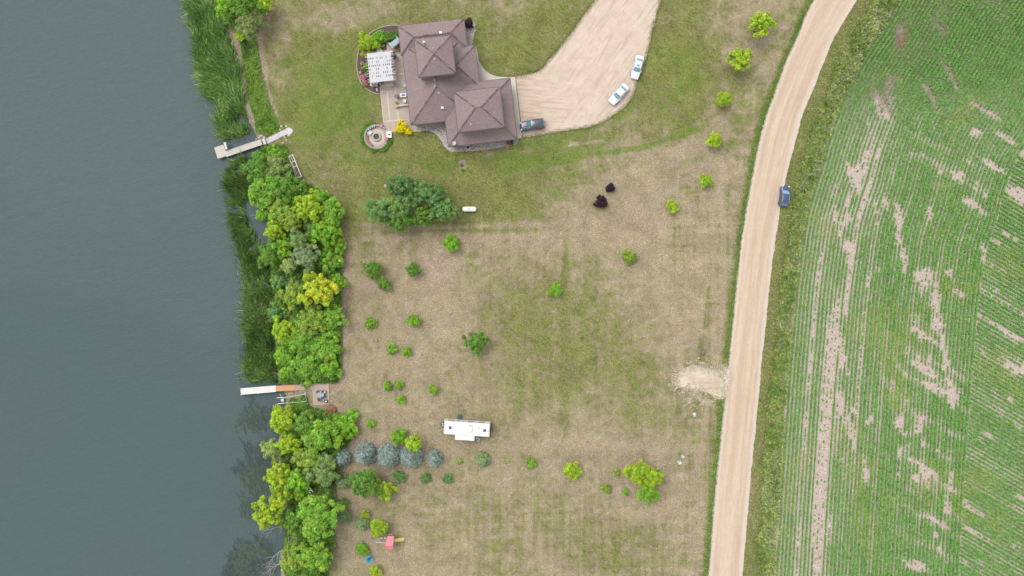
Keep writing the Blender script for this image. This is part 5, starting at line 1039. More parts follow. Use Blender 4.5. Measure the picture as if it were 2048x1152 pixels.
# peonies and small bed plants
for a in ((726, 155, 7, (0.62, 0.20, 0.40), 'large pink peony clump in the mulch bed'), (729.5, 166, 7, (0.60, 0.22, 0.40), 'lowest pink peony clump in the mulch bed'), (721, 145.5, 4, (0.60, 0.28, 0.42), 'small pink flower clump at the bed edge'), (724, 127, 3.5, (0.6, 0.36, 0.36), 'small pale pink flower high in the mulch bed'),
          (732, 151, 5, (0.50, 0.30, 0.36), 'pale pink flower clump against the pergola'), (729, 110, 3.5, (0.45, 0.25, 0.03), 'small orange flower clump in the upper mulch bed'), (764, 163, 4, (0.45, 0.38, 0.06), 'ochre flower clump at the pergola foot'), (800, 97.5, 4, (0.36, 0.36, 0.04), 'small yellow-green clump behind the patio swing'), (726, 136, 3, (0.5, 0.4, 0.4), 'tiny pale flower in the middle of the mulch bed')):
    x, y = U(a[0], a[1], 0.4); t = thing('flower_clump', a[4], 'flowers', (x, y, 0.04)); V, F, C = crown_broad(a[2] * 0.1, 0.7, a[3], 9, 0.16, low=-0.1, fill=1.0); link('blooms', np_mesh('blooms', V, F, C), LEAF, t)
    V, F, C = crown_broad(a[2] * 0.115, 0.6, PAL['green'], 8, 0.2, low=-0.2, fill=1.1); link('leaves', np_mesh('leaves', V, F, C), LEAF, t); MB().tube((0, 0, -0.05), (0, 0, 0.3), 0.02).build('stem', BARK, t)
# clipped hedge
x, y = U(781, 71, 1.0); t = thing('hedge', 'clipped green hedge box between mulch bed and house wall', 'hedge', (x, y, 0), R(5)); n = 3600
u_ = NR.uniform(-1, 1, (n, 3)); ax = NR.integers(0, 3, n); sg = NR.choice([-1, 1], n); 
for i in range(3): u_[ax == i, i] = sg[ax == i] * NR.uniform(0.88, 1.04, (ax == i).sum())
P = u_ * np.array([1.45, 0.85, 0.55]) + np.array([0, 0, 0.6]); Nn = np.eye(3)[ax] * sg[:, None] + NR.normal(size=(n, 3)) * 0.4; V, F, C = leaf_quads(P, Nn, NR.uniform(0.13, 0.22, n), 0.6, jitcol(PAL['green'], n, 0.3)); link('foliage', np_mesh('foliage', V, F, C), LEAF, t)
MB().box(0, 0, 0.5, 2.5, 1.3, 0.85).build('inner_block', plain('hedge_core', (0.02, 0.035, 0.012), 0.9), t)  # solid dark green block filling the hedge behind its leaf shell
# white things along the lawn side of the garage
x, y = U(936, 295, 0.5); t = thing('rain_barrel', 'round white and dark planter barrel on the pale stones', 'barrel', (x, y, 0.04)); MB().lathe([(0.38, 0), (0.46, 0.4), (0.44, 0.75), (0.36, 0.75), (0.36, 0.6)], 18).build('barrel', WHITE, t, True); MB().lathe([(0.34, 0.60), (0.34, 0.63)], 18).build('opening_fill', DARK, t)  # dark disc set inside the barrel, below its rim
x, y = U(985, 286.5, 0.5); t = thing('bench', 'long pale blue-grey bench under the garage eave', 'bench', (x, y, 0.04), R(6)); MB().box(0, 0, 0.45, 1.7, 0.36, 0.06).build('seat', TEAL, t)
for s in (-1, 1): MB().box(s * 0.7, 0, 0.22, 0.06, 0.34, 0.4).build('leg', OFFWHITE, t)
x, y = U(1015.5, 286, 0.5); t = thing('lawn_mower', 'red push mower parked beside the dark bin', 'mower', (x, y, 0.04), R(95)); MB().box(0, 0, 0.3, 0.75, 0.5, 0.18).build('deck', RED, t, False, 0.05); MB().box(0.05, 0, 0.46, 0.3, 0.28, 0.16).build('engine', DARK, t, False, 0.04)
for sx in (-1, 1):
    for sy in (-1, 1): MB().tube((sx * 0.3, sy * 0.24, 0.1), (sx * 0.3, sy * 0.32, 0.1), 0.11, n=12).build('wheel', BLACK, t)
MB().bar((-0.35, 0.2, 0.4), (-0.9, 0.2, 0.95), 0.03, 0.03).bar((-0.35, -0.2, 0.4), (-0.9, -0.2, 0.95), 0.03, 0.03).bar((-0.9, -0.2, 0.95), (-0.9, 0.2, 0.95), 0.03, 0.03).build('handle', WHITE, t)
x, y = U(1024, 285.5, 0.8); t = thing('wheeled_bin', 'dark blue wheeled bin at the garage corner', 'bin', (x, y, 0.04), R(5)); NAVY = plain('navy_plastic', (0.025, 0.045, 0.085), 0.5)
MB().add([(-.25, -.28, .06), (.25, -.28, .06), (.25, .28, .06), (-.25, .28, .06), (-.31, -.36, 1), (.31, -.36, 1), (.31, .36, 1), (-.31, .36, 1)], [(3, 2, 1, 0), (4, 5, 6, 7), (0, 1, 5, 4), (1, 2, 6, 5), (2, 3, 7, 6), (3, 0, 4, 7)]).build('body', NAVY, t); MB().box(0, 0, 1.04, 0.68, 0.8, 0.07).build('lid', NAVY, t, False, 0.02)
for s in (-1, 1): MB().tube((s * 0.2, 0.3, 0.1), (s * 0.28, 0.3, 0.1), 0.1, n=12).build('wheel', BLACK, t)

# ------------------------------------------------------------------ fire pit circle
fx, fy = U(753.5, 274.3); 
fp = MB().lathe([(2.25, -0.05), (2.25, 0.055)], 40, fx, fy).build('fire_circle', SLABB); tag(fp, kind='structure')
for ring, (ra, rb, nn) in enumerate(((0.95, 1.55, 12), (1.58, 2.2, 18))):
    for i in range(nn):
        a0, a1 = 2 * PI * i / nn + 0.012 / ra, 2 * PI * (i + 1) / nn - 0.012 / ra; pts = [(fx + r_ * math.cos(a), fy + r_ * math.sin(a)) for r_, a in [(ra, a0), (ra, a1), (rb, a1), (rb, (a0 + a1) / 2), (rb, a0)]]
        MB().prism(pts, 0.03, 0.066).build('paver', SLAB if ring else SLABB, fp)
w = thing('seat_wall', 'curved grey stone seat wall round the fire pit circle', 'wall', (fx, fy, 0))
for i in range(46):
    a = R(45) + (2 * PI - R(75)) * i / 46 + 0.05; c = rnd.uniform(0.9, 1.1); MB().box(2.3 * math.cos(a), 2.3 * math.sin(a), 0.23, 0.32, 0.29, 0.46, a, (0.36 * c, 0.33 * c, 0.32 * c)).build('block', STONE, w)
f_ = thing('fire_pit', 'round stone fire pit with ash in the middle of the circle', 'fire pit', (fx, fy, 0.06))
for i in range(16): a = 2 * PI * i / 16; c = rnd.uniform(0.85, 1.15); MB().box(0.72 * math.cos(a), 0.72 * math.sin(a), 0.2, 0.3, 0.27, 0.4, a, (0.42 * c, 0.39 * c, 0.38 * c)).build('block', STONE, f_)
MB().lathe([(0.57, 0.0), (0.57, 0.1)], 18).build('ash_bed', plain('ash', (0.14, 0.11, 0.08), 0.95, var=0.4, scale=9), f_)
for i in range(4): a = i * 0.8; MB().tube((-0.35 * math.cos(a), -0.35 * math.sin(a), 0.15), (0.35 * math.cos(a), 0.35 * math.sin(a), 0.2), 0.05).build('log', BARK, f_)
# green collar of ground cover
n = 5200; a = NR.uniform(R(95), R(95) + R(255), n); rr_ = NR.uniform(2.45, 3.35, n); k_ = rr_ < 3.25 - 1.1 * (fbm(a * 4, a * 0, 2, 3) - 0.35); a, rr_ = a[k_], rr_[k_]; n = len(a)
P = np.stack([fx + rr_ * np.cos(a), fy + rr_ * np.sin(a), NR.uniform(0.08, 0.42, n)], 1); Nn = NR.normal(size=(n, 3)) * 0.5 + np.array([0, 0, 1]); V, F, C = leaf_quads(P, Nn, NR.uniform(0.16, 0.3, n), 0.5, jitcol((0.12, 0.25, 0.03), n, 0.4, 0.25))
tag(link('ground_cover', np_mesh('ground_cover', V, F, C), LEAF), 'ring of green ground cover round the fire pit seat wall', 'ground cover', kind='stuff')
chair('lounge_chair', 'white reclining chair inside the fire pit circle', 740.7, 265, R(-45), (0.74, 0.74, 0.76), 0.62); chair('patio_chair', 'chair with coral cushion at the patio side of the fire circle', 762, 251.4, R(150), (0.45, 0.30, 0.28), 0.58, cushion=PINKC)
chair('patio_chair', 'chair with red cushion beside the white fire table', 772, 278.5, R(100), (0.45, 0.30, 0.28), 0.56, cushion=RED)
x, y = U(778.3, 269.5, 0.5); t = thing('fire_table', 'white square table with black centre by the fire circle', 'table', (x, y, 0.06), R(2)); MB().box(0, 0, 0.48, 0.98, 1.2, 0.08).build('table_top', WHITE, t, False, 0.015); MB().lathe([(0.2, 0.523), (0.2, 0.535)], 16).build('burner', BLACK, t)
for sx in (-1, 1):
    for sy in (-1, 1): MB().box(sx * 0.42, sy * 0.52, 0.22, 0.08, 0.08, 0.44).build('leg', WHITE, t)
for i, aa in enumerate((100, 112, 124, 136)):
    a = R(aa); x, y = fx + 2.02 * math.cos(a), fy + 2.02 * math.sin(a); t = thing('cushion', ('dark purple', 'violet', 'dark plum', 'deep indigo')[i] + ' cushion on the seat wall, number counted from the coral chair: ' + ('first', 'second', 'third', 'fourth')[i], 'cushion', (x, y, 0.06), a)
    MB().box(0, 0, 0.2, 0.32, 0.36, 0.38).build('base_cushion', (PURPLE, plain('violet_cloth', (0.16, 0.07, 0.30), 0.7), PURPLE, plain('indigo_cloth', (0.06, 0.03, 0.16), 0.7))[i], t, False, 0.05); MB().box(0.0, 0, 0.41, 0.2, 0.24, 0.04).build('pad', OFFWHITE, t, False, 0.01)
b_ = thing('curved_bench', 'curved brown wooden bench inside the fire pit seat wall', 'bench', (fx, fy, 0.06))
for i in range(9): a = R(172 + i * 8.5); MB().box(1.92 * math.cos(a), 1.92 * math.sin(a), 0.42, 0.38, 0.27, 0.05, a).build('plank', plain('bench_wood', (0.30, 0.13, 0.07), 0.7) if i == 0 else MATS['bench_wood'], b_)
for i in (0, 4, 8): a = R(172 + i * 8.5); MB().box(1.92 * math.cos(a), 1.92 * math.sin(a), 0.19, 0.3, 0.08, 0.4, a).build('leg', MATS['bench_wood'], b_)
# small flower patch on the lawn
sheet('flower_patch', UP([(917, 322), (930, 321), (933, 338), (920, 341)]), 0.012, plain('patch_soil', (0.27, 0.21, 0.155), 0.95, var=0.25, scale=5), None, 0, 0.08)
for a in ((923, 329, 3.2, 'small yellow-flowered plant in the gravel patch, upper one'), (924.5, 340, 2.6, 'small yellow-flowered plant in the gravel patch, lower one')): plant('flower_clump', a[0], a[1], a[2], 0.5, 'shrub', 'green', a[3], 'flowers')

# ------------------------------------------------------------------ vehicles
def loft(mb, st, c=None):
    n = len(st[0]); v = [p for s in st for p in s]; f = []
    for k in range(len(st) - 1):
        for i in range(n): f.append((k * n + i, k * n + (i + 1) % n, (k + 1) * n + (i + 1) % n, (k + 1) * n + i))
    f.append(tuple(range(n - 1, -1, -1))); m = (len(st) - 1) * n; f.append(tuple(range(m, m + n))); mb.add(v, f, c); return mb
def panel(p00, p10, p11, p01, m=0.06, o=0.012, n=1, th=0.01):
    """glass pane proud of a body face, inset by the fraction m"""
    P = [Vector(p) for p in (p00, p10, p11, p01)]; nr_ = (P[1] - P[0]).cross(P[3] - P[0]).normalized() * o
    def at(u, v): return P[0].lerp(P[1], u).lerp(P[3].lerp(P[2], u), v)
    q = [at(m, m) + nr_, at(1 - m, m) + nr_, at(1 - m, 1 - m) + nr_, at(m, 1 - m) + nr_]; b = [p - nr_ * 2 for p in q]
    return MB().add(q + b, [(0, 1, 2, 3), (7, 6, 5, 4), (0, 4, 5, 1), (1, 5, 6, 2), (2, 6, 7, 3), (3, 7, 4, 0)])
def vehicle(name, label, px, py, rz, col, kind, coat=0.6):
    x, y = U(px, py, 0.9); t = thing(name, label, 'car', (x, y, 0.02), rz, 'cars'); P = paint('paint_' + name, col, coat)
    suv = kind != 'sedan'; L2 = {'sedan': 2.42, 'suv': 2.48, 'hatch': 2.12}[kind]; W = {'sedan': 0.91, 'suv': 1.0, 'hatch': 0.92}[kind]; zt = 0.98 if suv else 0.93; roof = {'sedan': 1.44, 'suv': 1.82, 'hatch': 1.62}[kind]
    # station: (fraction of half length, width factor, top height); front is +x
    st = [(-1.0, .50, zt - .26), (-.985, .70, zt - .14), (-.955, .84, zt - .05), (-.89, .94, zt + (0.08 if not suv else .02)), (-.6, .99, zt + .04), (-.1, 1.0, zt + .02), (.35, 1.0, zt), (.62, .97, zt - .04), (.80, .92, zt - .09), (.90, .84, zt - .14), (.96, .71, zt - .21), (.99, .54, zt - .28), (1.0, .36, zt - .34)]
    S = []
    for fx_, wf_, z in st:
        w_ = W * wf_; h = [(0.0, z + .03), (.55 * w_, z + .015), (.84 * w_, z - .03), (.97 * w_, z - .14), (w_, z - .32), (.99 * w_, .42), (.93 * w_, .24)]
        S.append([(fx_ * L2, a, b) for a, b in h] + [(fx_ * L2, -a, b) for a, b in reversed(h[1:])])
    body = loft(MB(), S).build('body', P, t, True)
    for f in body.data.polygons:
        if len(f.vertices) > 4: f.use_smooth = False
    if kind == 'sedan': xb, xf, rb, rf = -1.72, 0.98, -1.02, 0.22
    elif kind == 'suv': xb, xf, rb, rf = -2.36, 1.02, -2.12, 0.42
    else: xb, xf, rb, rf = -1.98, 1.06, -1.55, 0.28
    wb, wr = W * 0.90, W * 0.76 if not suv else W * 0.80; zb = zt - 0.02
    def ring(x0, x1, w_, z, bow): return [(x0 - bow * 0.6, 0, z), (x0, w_ * .88, z), (x0 + .10, w_, z), ((x0 + x1) / 2, w_ * 1.03, z), (x1 - .12, w_, z), (x1, w_ * .88, z), (x1 + bow, 0, z), (x1, -w_ * .88, z), (x1 - .12, -w_, z), ((x0 + x1) / 2, -w_ * 1.03, z), (x0 + .10, -w_, z), (x0, -w_ * .88, z)]
    g0, g1, g2 = ring(xb, xf, wb, zb, .10), ring(rb, rf, wr, roof - .06, .06), ring(rb + .14, rf - .12, wr * .86, roof, .03)
    cab = MB(); n_ = 12; v = g0 + g1 + g2 + [((rb + rf) / 2, 0, roof + .02)]; f = []
    for k in range(2): f += [(k * n_ + (i + 1) % n_, k * n_ + i, (k + 1) * n_ + i, (k + 1) * n_ + (i + 1) % n_) for i in range(n_)]
    f += [(2 * n_ + (i + 1) % n_, 2 * n_ + i, 3 * n_) for i in range(n_)]
    cab.add(v, f); cab.build('cabin', P, t, True)
    def strip(a, b, c, d_, nm):  # glass over two neighbouring faces
        m = MB()
        for (i, j) in ((a, b), (c, d_)) if c is not None else ((a, b),):
            A, B, Cc, D = Vector(g0[i]), Vector(g0[j]), Vector(g1[j]), Vector(g1[i]); lo, hi = .08, .96
            q = [A.lerp(D, lo), B.lerp(Cc, lo), B.lerp(Cc, hi), A.lerp(D, hi)]; nn = (q[1] - q[0]).cross(q[3] - q[0]).normalized()
            ctr = Vector(((xb + xf) / 2, 0, 1.0))
            if nn.dot(sum(q, Vector()) / 4 - ctr) < 0: nn = -nn
            q = [p + nn * .014 for p in q]; b_ = [p - nn * .03 for p in q]; m.add(q + b_, [(0, 1, 2, 3), (7, 6, 5, 4), (0, 4, 5, 1), (1, 5, 6, 2), (2, 6, 7, 3), (3, 7, 4, 0)])
        m.build(nm, CARGLASS, t)
    strip(5, 6, 6, 7, 'windshield'); strip(11, 0, 0, 1, 'rear_window')
    for i, j in ((2, 3), (3, 4), (8, 9), (9, 10)):
        A, B, Cc, D = g0[i], g0[j], g1[j], g1[i]; pm = panel(A, B, Cc, D, .07, .014 if i < 5 else .014); 
        q = pm.v; c0 = sum((Vector(p) for p in q), Vector()) / 8; pm.build('side_window', CARGLASS if not suv else WINGLASS, t)
    for sx in (.62, -.60):
        for sy in (-1, 1):
            wl_ = MB().tube((sx * L2, sy * (W - .20), .33), (sx * L2, sy * (W + .012), .33), .33, n=20).build('wheel', BLACK, t); MB().tube((sx * L2, sy * (W + .0), .33), (sx * L2, sy * (W + .025), .33), .21, .19, n=14).build('rim', CHROME, wl_)
    for sy in (-1, 1):
        MB().box(L2 * .915, sy * W * .66, zt - .20, .26, .30, .12, sy * -.6).build('headlight', LAMP, t, False, .03); MB().box(-L2 * .945, sy * W * .70, zt - .16, .14, .30, .16, sy * .5).build('tail_light', TAIL, t, False, .03)
        MB().box(xf - .22, sy * (W + .08), zb + .06, .14, .20, .12).build('mirror', P, t, False, .03)
        for zz_ in (.35, -.3): MB().box(zz_, sy * (W * .995 + .008), zt - .22, .16, .03, .035).build('door_handle', CHROME if suv else P, t)
    MB().box(L2 * .975, 0, .42, .08, W * 1.0, .2).build('front_grille', DARK, t, False, .02); MB().box(-L2 * .975, 0, .42, .08, W * 1.1, .18).build('rear_bumper', DARK, t, False, .02)
    if suv:
        for sy in (-1, 1): MB().box((rb + rf) / 2 - .05, sy * wr * .93, roof + .03, rf - rb - .5, .06, .06).build('roof_rail', CHROME if kind == 'hatch' else DARK, t)
    return t
ang = lambda a, b: math.atan2(-(b[1] - a[1]), b[0] - a[0])
WCOL = (0.66, 0.66, 0.66)
v1 = vehicle('parked_car', 'white sedan with a dark sunroof at the driveway edge', 1275, 134, ang((1281, 112), (1269, 156)), WCOL, 'sedan', 0.3)
MB().box(-0.12, 0, 1.462, 0.34, 0.60, 0.03).build('sunroof', CARGLASS, v1)
vehicle('parked_car', 'plain white sedan parked lower, nearer the garage', 1238, 188, ang((1252, 172), (1222, 205)), WCOL, 'sedan', 0.3)
vehicle('parked_car', 'dark slate sport utility parked at the garage apron', 1065, 249.5, ang((1089, 246), (1042, 252.5)), (0.040, 0.052, 0.085), 'suv', 0.5)
vehicle('parked_car', 'dark blue hatchback pulled over on the gravel road shoulder', 1569.5, 392, ang((1566, 410), (1571, 374)), (0.030, 0.055, 0.150), 'hatch', 0.5)

# ------------------------------------------------------------------ camper trailer
x, y = U(933.5, 858, 3.1); cp = thing('camper_trailer', 'long white camper trailer with slide-out standing on the dry lawn', 'camper', (x, y, 0), R(-3.7))
cpw = plain('camper_white', (0.68, 0.68, 0.67), 0.4, var=0.02, scale=1.5); cpr = plain('camper_roof', (0.68, 0.67, 0.655), 0.55, var=0.03, scale=2)
LX, WY = 9.0, 2.6
pf = [(-LX / 2, 0.9), (-LX / 2 - .12, 1.6), (-LX / 2 + .02, 2.5), (-LX / 2 + .35, 3.02), (LX / 2 - .1, 3.02), (LX / 2, 2.9), (LX / 2, .75), (-LX / 2 + .6, .6)]
m = MB(); nn_ = len(pf); m.add([(a, -WY / 2, b) for a, b in pf] + [(a, WY / 2, b) for a, b in pf], [tuple(range(nn_)), tuple(range(2 * nn_ - 1, nn_ - 1, -1))] + [((i + 1) % nn_, i, nn_ + i, nn_ + (i + 1) % nn_) for i in range(nn_)]); m.build('body', cpw, cp, False, .06)
MB().box(0.12, 0, 3.06, LX - .7, WY - .16, .05).build('roof', cpr, cp, False, .02)
so_ = MB().box(-.3, -WY / 2 - .45, 1.95, 3.75, .95, 1.9).build('slide_out', cpw, cp, False, .04); MB().box(-.3, -WY / 2 - .46, 2.93, 3.8, .98, .05).build('slide_roof', cpr, so_); MB().box(-.3, -WY / 2 - .94, 2.1, 1.6, .03, .7).build('window', WINGLASS, so_)
for a, b_ in ((-3.25, .05), (3.5, .05)): MB().box(a, b_ - (0.1 if a > 0 else 0), 3.12, .52, .52, .12).build('roof_vent', plain('vent_smoke', (.06, .08, .17), .3) if a < 0 else MATS['vent_smoke'], cp, False, .02)
MB().box(.55, -.05, 3.22, .92, .72, .28).build('air_conditioner', WHITE, cp, False, .06); MB().lathe([(.26, 3.08), (.26, 3.2), (.14, 3.34), (.02, 3.36)], 16, 2.15, .45).build('antenna_dome', WHITE, cp, True)
MB().box(.75, .75, 3.13, .7, .3, .1).build('skylight', OFFWHITE, cp, False, .02); MB().tube((-1.75, -.1, 3.05), (-1.75, -.1, 3.25), .07).build('vent_pipe', GALV, cp); MB().lathe([(.2, 3.08), (.18, 3.16), (.02, 3.18)], 14, -.9, -.1).build('vent_cap', WHITE, cp)
m = MB(); m.bar((-LX / 2 - .05, .75, .62), (-LX / 2 - 1.1, 0, .6), .12, .14).bar((-LX / 2 - .05, -.75, .62), (-LX / 2 - 1.1, 0, .6), .12, .14); tg = m.build('tow_frame', DARK, cp)
for s in (-1, 1): MB().lathe([(.16, .7), (.17, 1.1), (.08, 1.22)], 14, -LX / 2 - .42, s * .19 + .1).build('gas_bottle', OFFWHITE, cp, True)
MB().tube((-LX / 2 - 1.0, 0, .05), (-LX / 2 - 1.0, 0, .9), .05).build('jack', GALV, cp)
st_ = MB().box(-1.75, WY / 2 + .35, .55, .75, .6, .08).box(-1.75, WY / 2 + .75, .3, .75, .4, .08).build('steps', plain('step_navy', (.03, .07, .14), .6), cp)
MB().box(-1.75, WY / 2 + .012, 1.75, .7, .03, 1.9).build('door', OFFWHITE, cp)
for a in (-3.2, .6, 2.8): MB().box(a, WY / 2 + .012, 2.1, 1.1, .03, .7).build('window', WINGLASS, cp)
for sx in (.3, 1.2):
    for sy in (-1, 1): wl_ = MB().tube((sx, sy * (WY / 2 - .25), .36), (sx, sy * (WY / 2 + .01), .36), .36, n=18).build('wheel', BLACK, cp); MB().tube((sx, sy * (WY / 2 + .012), .36), (sx, sy * (WY / 2 + .03), .36), .2, n=12).build('rim', CHROME, wl_)
MB().tube((LX / 2 + .05, -.25, 1.0), (LX / 2 + .3, -.25, 1.0), .38, n=18).build('spare_wheel', BLACK, cp); MB().box(LX / 2 + .12, 0, .55, .2, 2.0, .14).build('bumper', DARK, cp)
MB().box(0, WY / 2 + .07, 2.95, 6.4, .13, .13).build('awning_roll', GREYC, cp)
for a in ((954.5, 876.5, 'white folding chair beside the camper slide-out, the closer one', R(20)), (958, 878.5, 'white folding chair beside the camper slide-out, the outer one', R(-30))): chair('folding_chair', a[2], a[0], a[1], a[3], (.6, .6, .62), .45, z=0.0)

# ------------------------------------------------------------------ propane tank
x, y = U(938.5, 418, 1.0); t = thing('propane_tank', 'white propane tank lying on the lawn beside the big trees', 'tank', (x, y, 0), R(0.5)); Lh, r_ = 1.02, .5; st = []
for k in range(9): a = PI / 2 * k / 8; st.append((-Lh - r_ * .8 * math.cos(a), max(.02, r_ * math.sin(a))))
st += [(-b, c) for b, c in reversed(st)]; m = MB(); loft(m, [[(a, q * math.cos(2 * PI * i / 20), .78 + q * math.sin(2 * PI * i / 20)) for i in range(20)] for a, q in st]); m.build('shell', WHITE, t, True)
for s in (-1, 1): MB().box(s * .75, 0, .2, .14, .7, .4).build('foot', CONC, t)
MB().lathe([(.17, 1.2), (.17, 1.36), (.1, 1.42), (.02, 1.43)], 14).build('valve_cover', OFFWHITE, t, True)

# ------------------------------------------------------------------ docks
def planks(mb, P0, P1, w0, z, pw=0.14, col=(0.5, 0.46, 0.43), th=0.04, var=0.06):
    """boards laid across a run from P0 to P1 (metres), run width w0"""
    P0 = Vector((*P0, 0)); P1 = Vector((*P1, 0)); d = P1 - P0; L_ = d.length; d.normalize(); a = math.atan2(d.y, d.x); n = max(1, int(L_ / pw)); s = L_ / n
    for i in range(n):
        c = P0 + d * (i + .5) * s; v = 1 + rnd.uniform(-var, var); mb.box(c.x, c.y, z + rnd.uniform(-.003, .003), s - .012, w0, th, a, tuple(k_ * v for k_ in col))
def frame_run(t, P0, P1, w0, z):
    P0 = Vector((*P0, 0)); P1 = Vector((*P1, 0)); d = (P1 - P0).normalized(); s = Vector((-d.y, d.x, 0)) * (w0 / 2 - .04); up = Vector((0, 0, z - .11))
    for sg in (-1, 1): MB().bar(P0 + s * sg + up, P1 + s * sg + up, .05, .18).build('joist', t['m'], t['o'])
    L_ = (P1 - P0).length
    for i in range(int(L_ / 2.6) + 1):
        for sg in (-1, 1): p = P0 + d * min(L_ - .1, .1 + i * 2.6) + s * sg * .98; MB().tube((p.x, p.y, -2.3), (p.x, p.y, z - .03), .05).build('post', t['m'], t['o'])
WOODG = plain('dock_frame', (0.12, 0.11, 0.10), .8)
dz = -0.25; d1 = thing('dock', 'L-shaped grey dock reaching into the lake from the stone walkway', 'dock', (0, 0, 0))
A = U(523, 284, dz); B = U(437, 312.6, dz); P2 = U(446.5, 309.4, dz); m = MB()
a0, b0 = Vector(U(451.5, 308.2, dz)), Vector(A); planks(m, tuple(a0), A, 1.12, dz, col=(0.50, 0.455, 0.415))
dk = (Vector(A) - a0).normalized(); nrm_ = Vector((-dk.y, dk.x)); e0 = Vector(U(433, 307.5, dz)); e1 = Vector(U(451.2, 300.4, dz))
# wide end: from the outer edge to the run
q = [Vector(U(*p, dz)) for p in ((428.5, 295.3), (447.3, 289.4), (455, 298.6), (454.4, 303), (435.8, 317.9))]
cen = (Vector(U(428.5, 295.3, dz)) + Vector(U(435.8, 317.9, dz))) / 2; end = cen + dk * 1.98; planks(m, tuple(cen), tuple(end), 2.36, dz + .004, col=(0.50, 0.455, 0.415))
o = m.build('decking', PAINTED, d1); tag(o, kind='stuff'); T = dict(o=d1, m=WOODG); frame_run(T, tuple(a0), A, 1.1, dz); frame_run(T, tuple(cen + dk * .05), tuple(end), 2.3, dz)
for sg in (-1, 1): MB().bar((*(a0 + nrm_ * sg * .575), dz + .01), (*(Vector(A) + nrm_ * sg * .575), dz + .01), .04, .12).build('edge_board', OFFWHITE, d1)
x, y = U(451.3, 291.8, .3); t = thing('dock_bench', 'white bench at the elbow of the grey dock', 'bench', (x, y, dz + .02), R(14) + PI / 2)
MB().box(0, 0, .42, 1.25, .42, .06).build('seat', WHITE, t); MB().box(0, -.24, .75, 1.25, .05, .4).build('backrest', WHITE, t)
for s in (-1, 1): MB().box(s * .58, 0, .2, .06, .4, .4).build('leg', WHITE, t); MB().box(s * .6, .02, .62, .08, .5, .05).build('armrest', WHITE, t)
# stone walkway up the bank, each flag its own stone
wk = MB().prism(UP([(527, 280), (545, 272), (562, 264), (577, 258), (582, 264), (566, 271), (549, 279), (529, 287)], 0), -1.3, -1.2).build('stone_walkway', MULCH); tag(wk, kind='structure')
for i, (a, b_, r_) in enumerate(((527.2, 282.2, .58), (533.5, 280.5, .62), (540, 277.5, .66), (546.5, 275.2, .64), (553, 272.5, .66), (559, 269.8, .64), (565.5, 267, .66), (571.5, 264.8, .62), (578.5, 262, .78))):
    x, y = U(a, b_); pts = [(x + r_ * rnd.uniform(.88, 1.04) * math.cos(k_ * PI / 5), y + r_ * .92 * rnd.uniform(.9, 1.04) * math.sin(k_ * PI / 5)) for k_ in range(10)] if i else None
    z = gz(x, y)
    if i == 0: o = MB().box(x, y, -.32, .55, 1.15, .1, R(19), (.56, .54, .57)).build('flagstone', STONE, wk)
    else: v = rnd.uniform(.9, 1.08); o = MB().prism(pts, z - .25, z + .10 + .012 * (i % 2), (.52 * v, .50 * v, .53 * v)).build('flagstone', STONE, wk)
RK = [(509, 276), (517, 270), (521, 269), (526, 273), (540, 264), (545.5, 265, 1), (550, 264), (559.5, 260), (563, 253), (573, 253, 2), (578, 271, 3), (570, 275), (573, 280), (565, 286), (520, 292), (524, 297), (515, 274), (531, 269), (553, 262), (568, 272)]
ordn = 'first second third fourth fifth sixth seventh eighth ninth tenth eleventh twelfth thirteenth fourteenth fifteenth sixteenth seventeenth eighteenth nineteenth twentieth'.split()
up_ = sorted([i for i, a in enumerate(RK) if a[1] < 283 - (a[0] - 528) * 0.42], key=lambda i: RK[i][0]); dn_ = sorted([i for i in range(len(RK)) if i not in up_], key=lambda i: RK[i][0])
rock_label = {i: 'pale shore rock above the stone walkway, %s counted from the dock' % ordn[j] for j, i in enumerate(up_)}; rock_label.update({i: 'pale shore rock below the stone walkway, %s counted from the dock' % ordn[j] for j, i in enumerate(dn_)})
for i, a in enumerate(RK): s = .38 + .12 * (len(a) > 2) * a[-1] / 2 + rnd.uniform(-.1, .1); stone('rock', a[0], a[1], s * 1.2, s, s * .7, rnd.uniform(0, 3), (.60, .55, .48), rock_label[i], 'rock', None, None, 'shore rocks at the stone walkway')
# lower dock with three kinds of decking and a deck
d2 = thing('dock', 'long narrow dock of white, orange and brown sections below the thicket', 'dock', (0, 0, 0)); dz = -.2
def sect(p, q, w0, col, nm, mat=None, pw=.14):
    m = MB(); planks(m, U(*p, dz), U(*q, dz), w0, dz, pw, col); o = m.build(nm, PAINTED, d2); tag(o, kind='stuff'); frame_run(dict(o=d2, m=WOODG), U(*p, dz), U(*q, dz), w0, dz); return o
sect((482, 783), (551.8, 777.2), 1.2, (.70, .66, .62), 'white_decking', pw=.3)['label'] = 'white outer dock decking'; sect((552, 777.2), (591.2, 775.4), 1.12, (.62, .31, .15), 'orange_decking')['label'] = 'new orange wood decking'; sect((591.4, 775.4), (621.3, 773.6), 1.06, (.42, .32, .28), 'brown_decking')['label'] = 'weathered brown decking'
for p, q in (((482, 777), (551.8, 771.2)), ((482, 789), (551.8, 783.2)), ((481.6, 777), (482.6, 789.4))): MB().bar((*U(*p, dz), dz + .02), (*U(*q, dz), dz + .02), .07, .12).build('edge_board', WHITE, d2)
for a in ((482, 777), (482.8, 789.4), (517, 786.6)): MB().tube((*U(*a, dz), -2), (*U(*a, dz), dz + .35), .06).build('mooring_post', WHITE, d2)
dk2 = thing('deck', 'square tan deck on the bank at the inner end of the lower dock', 'deck', (0, 0, 0)); m = MB(); dzz = .16; planks(m, U(627, 788.2, dzz), U(657.3, 786.4, dzz), 4.1, dzz, .14, (.46, .36, .30)); tag(m.build('decking', PAINTED, dk2), kind='stuff')
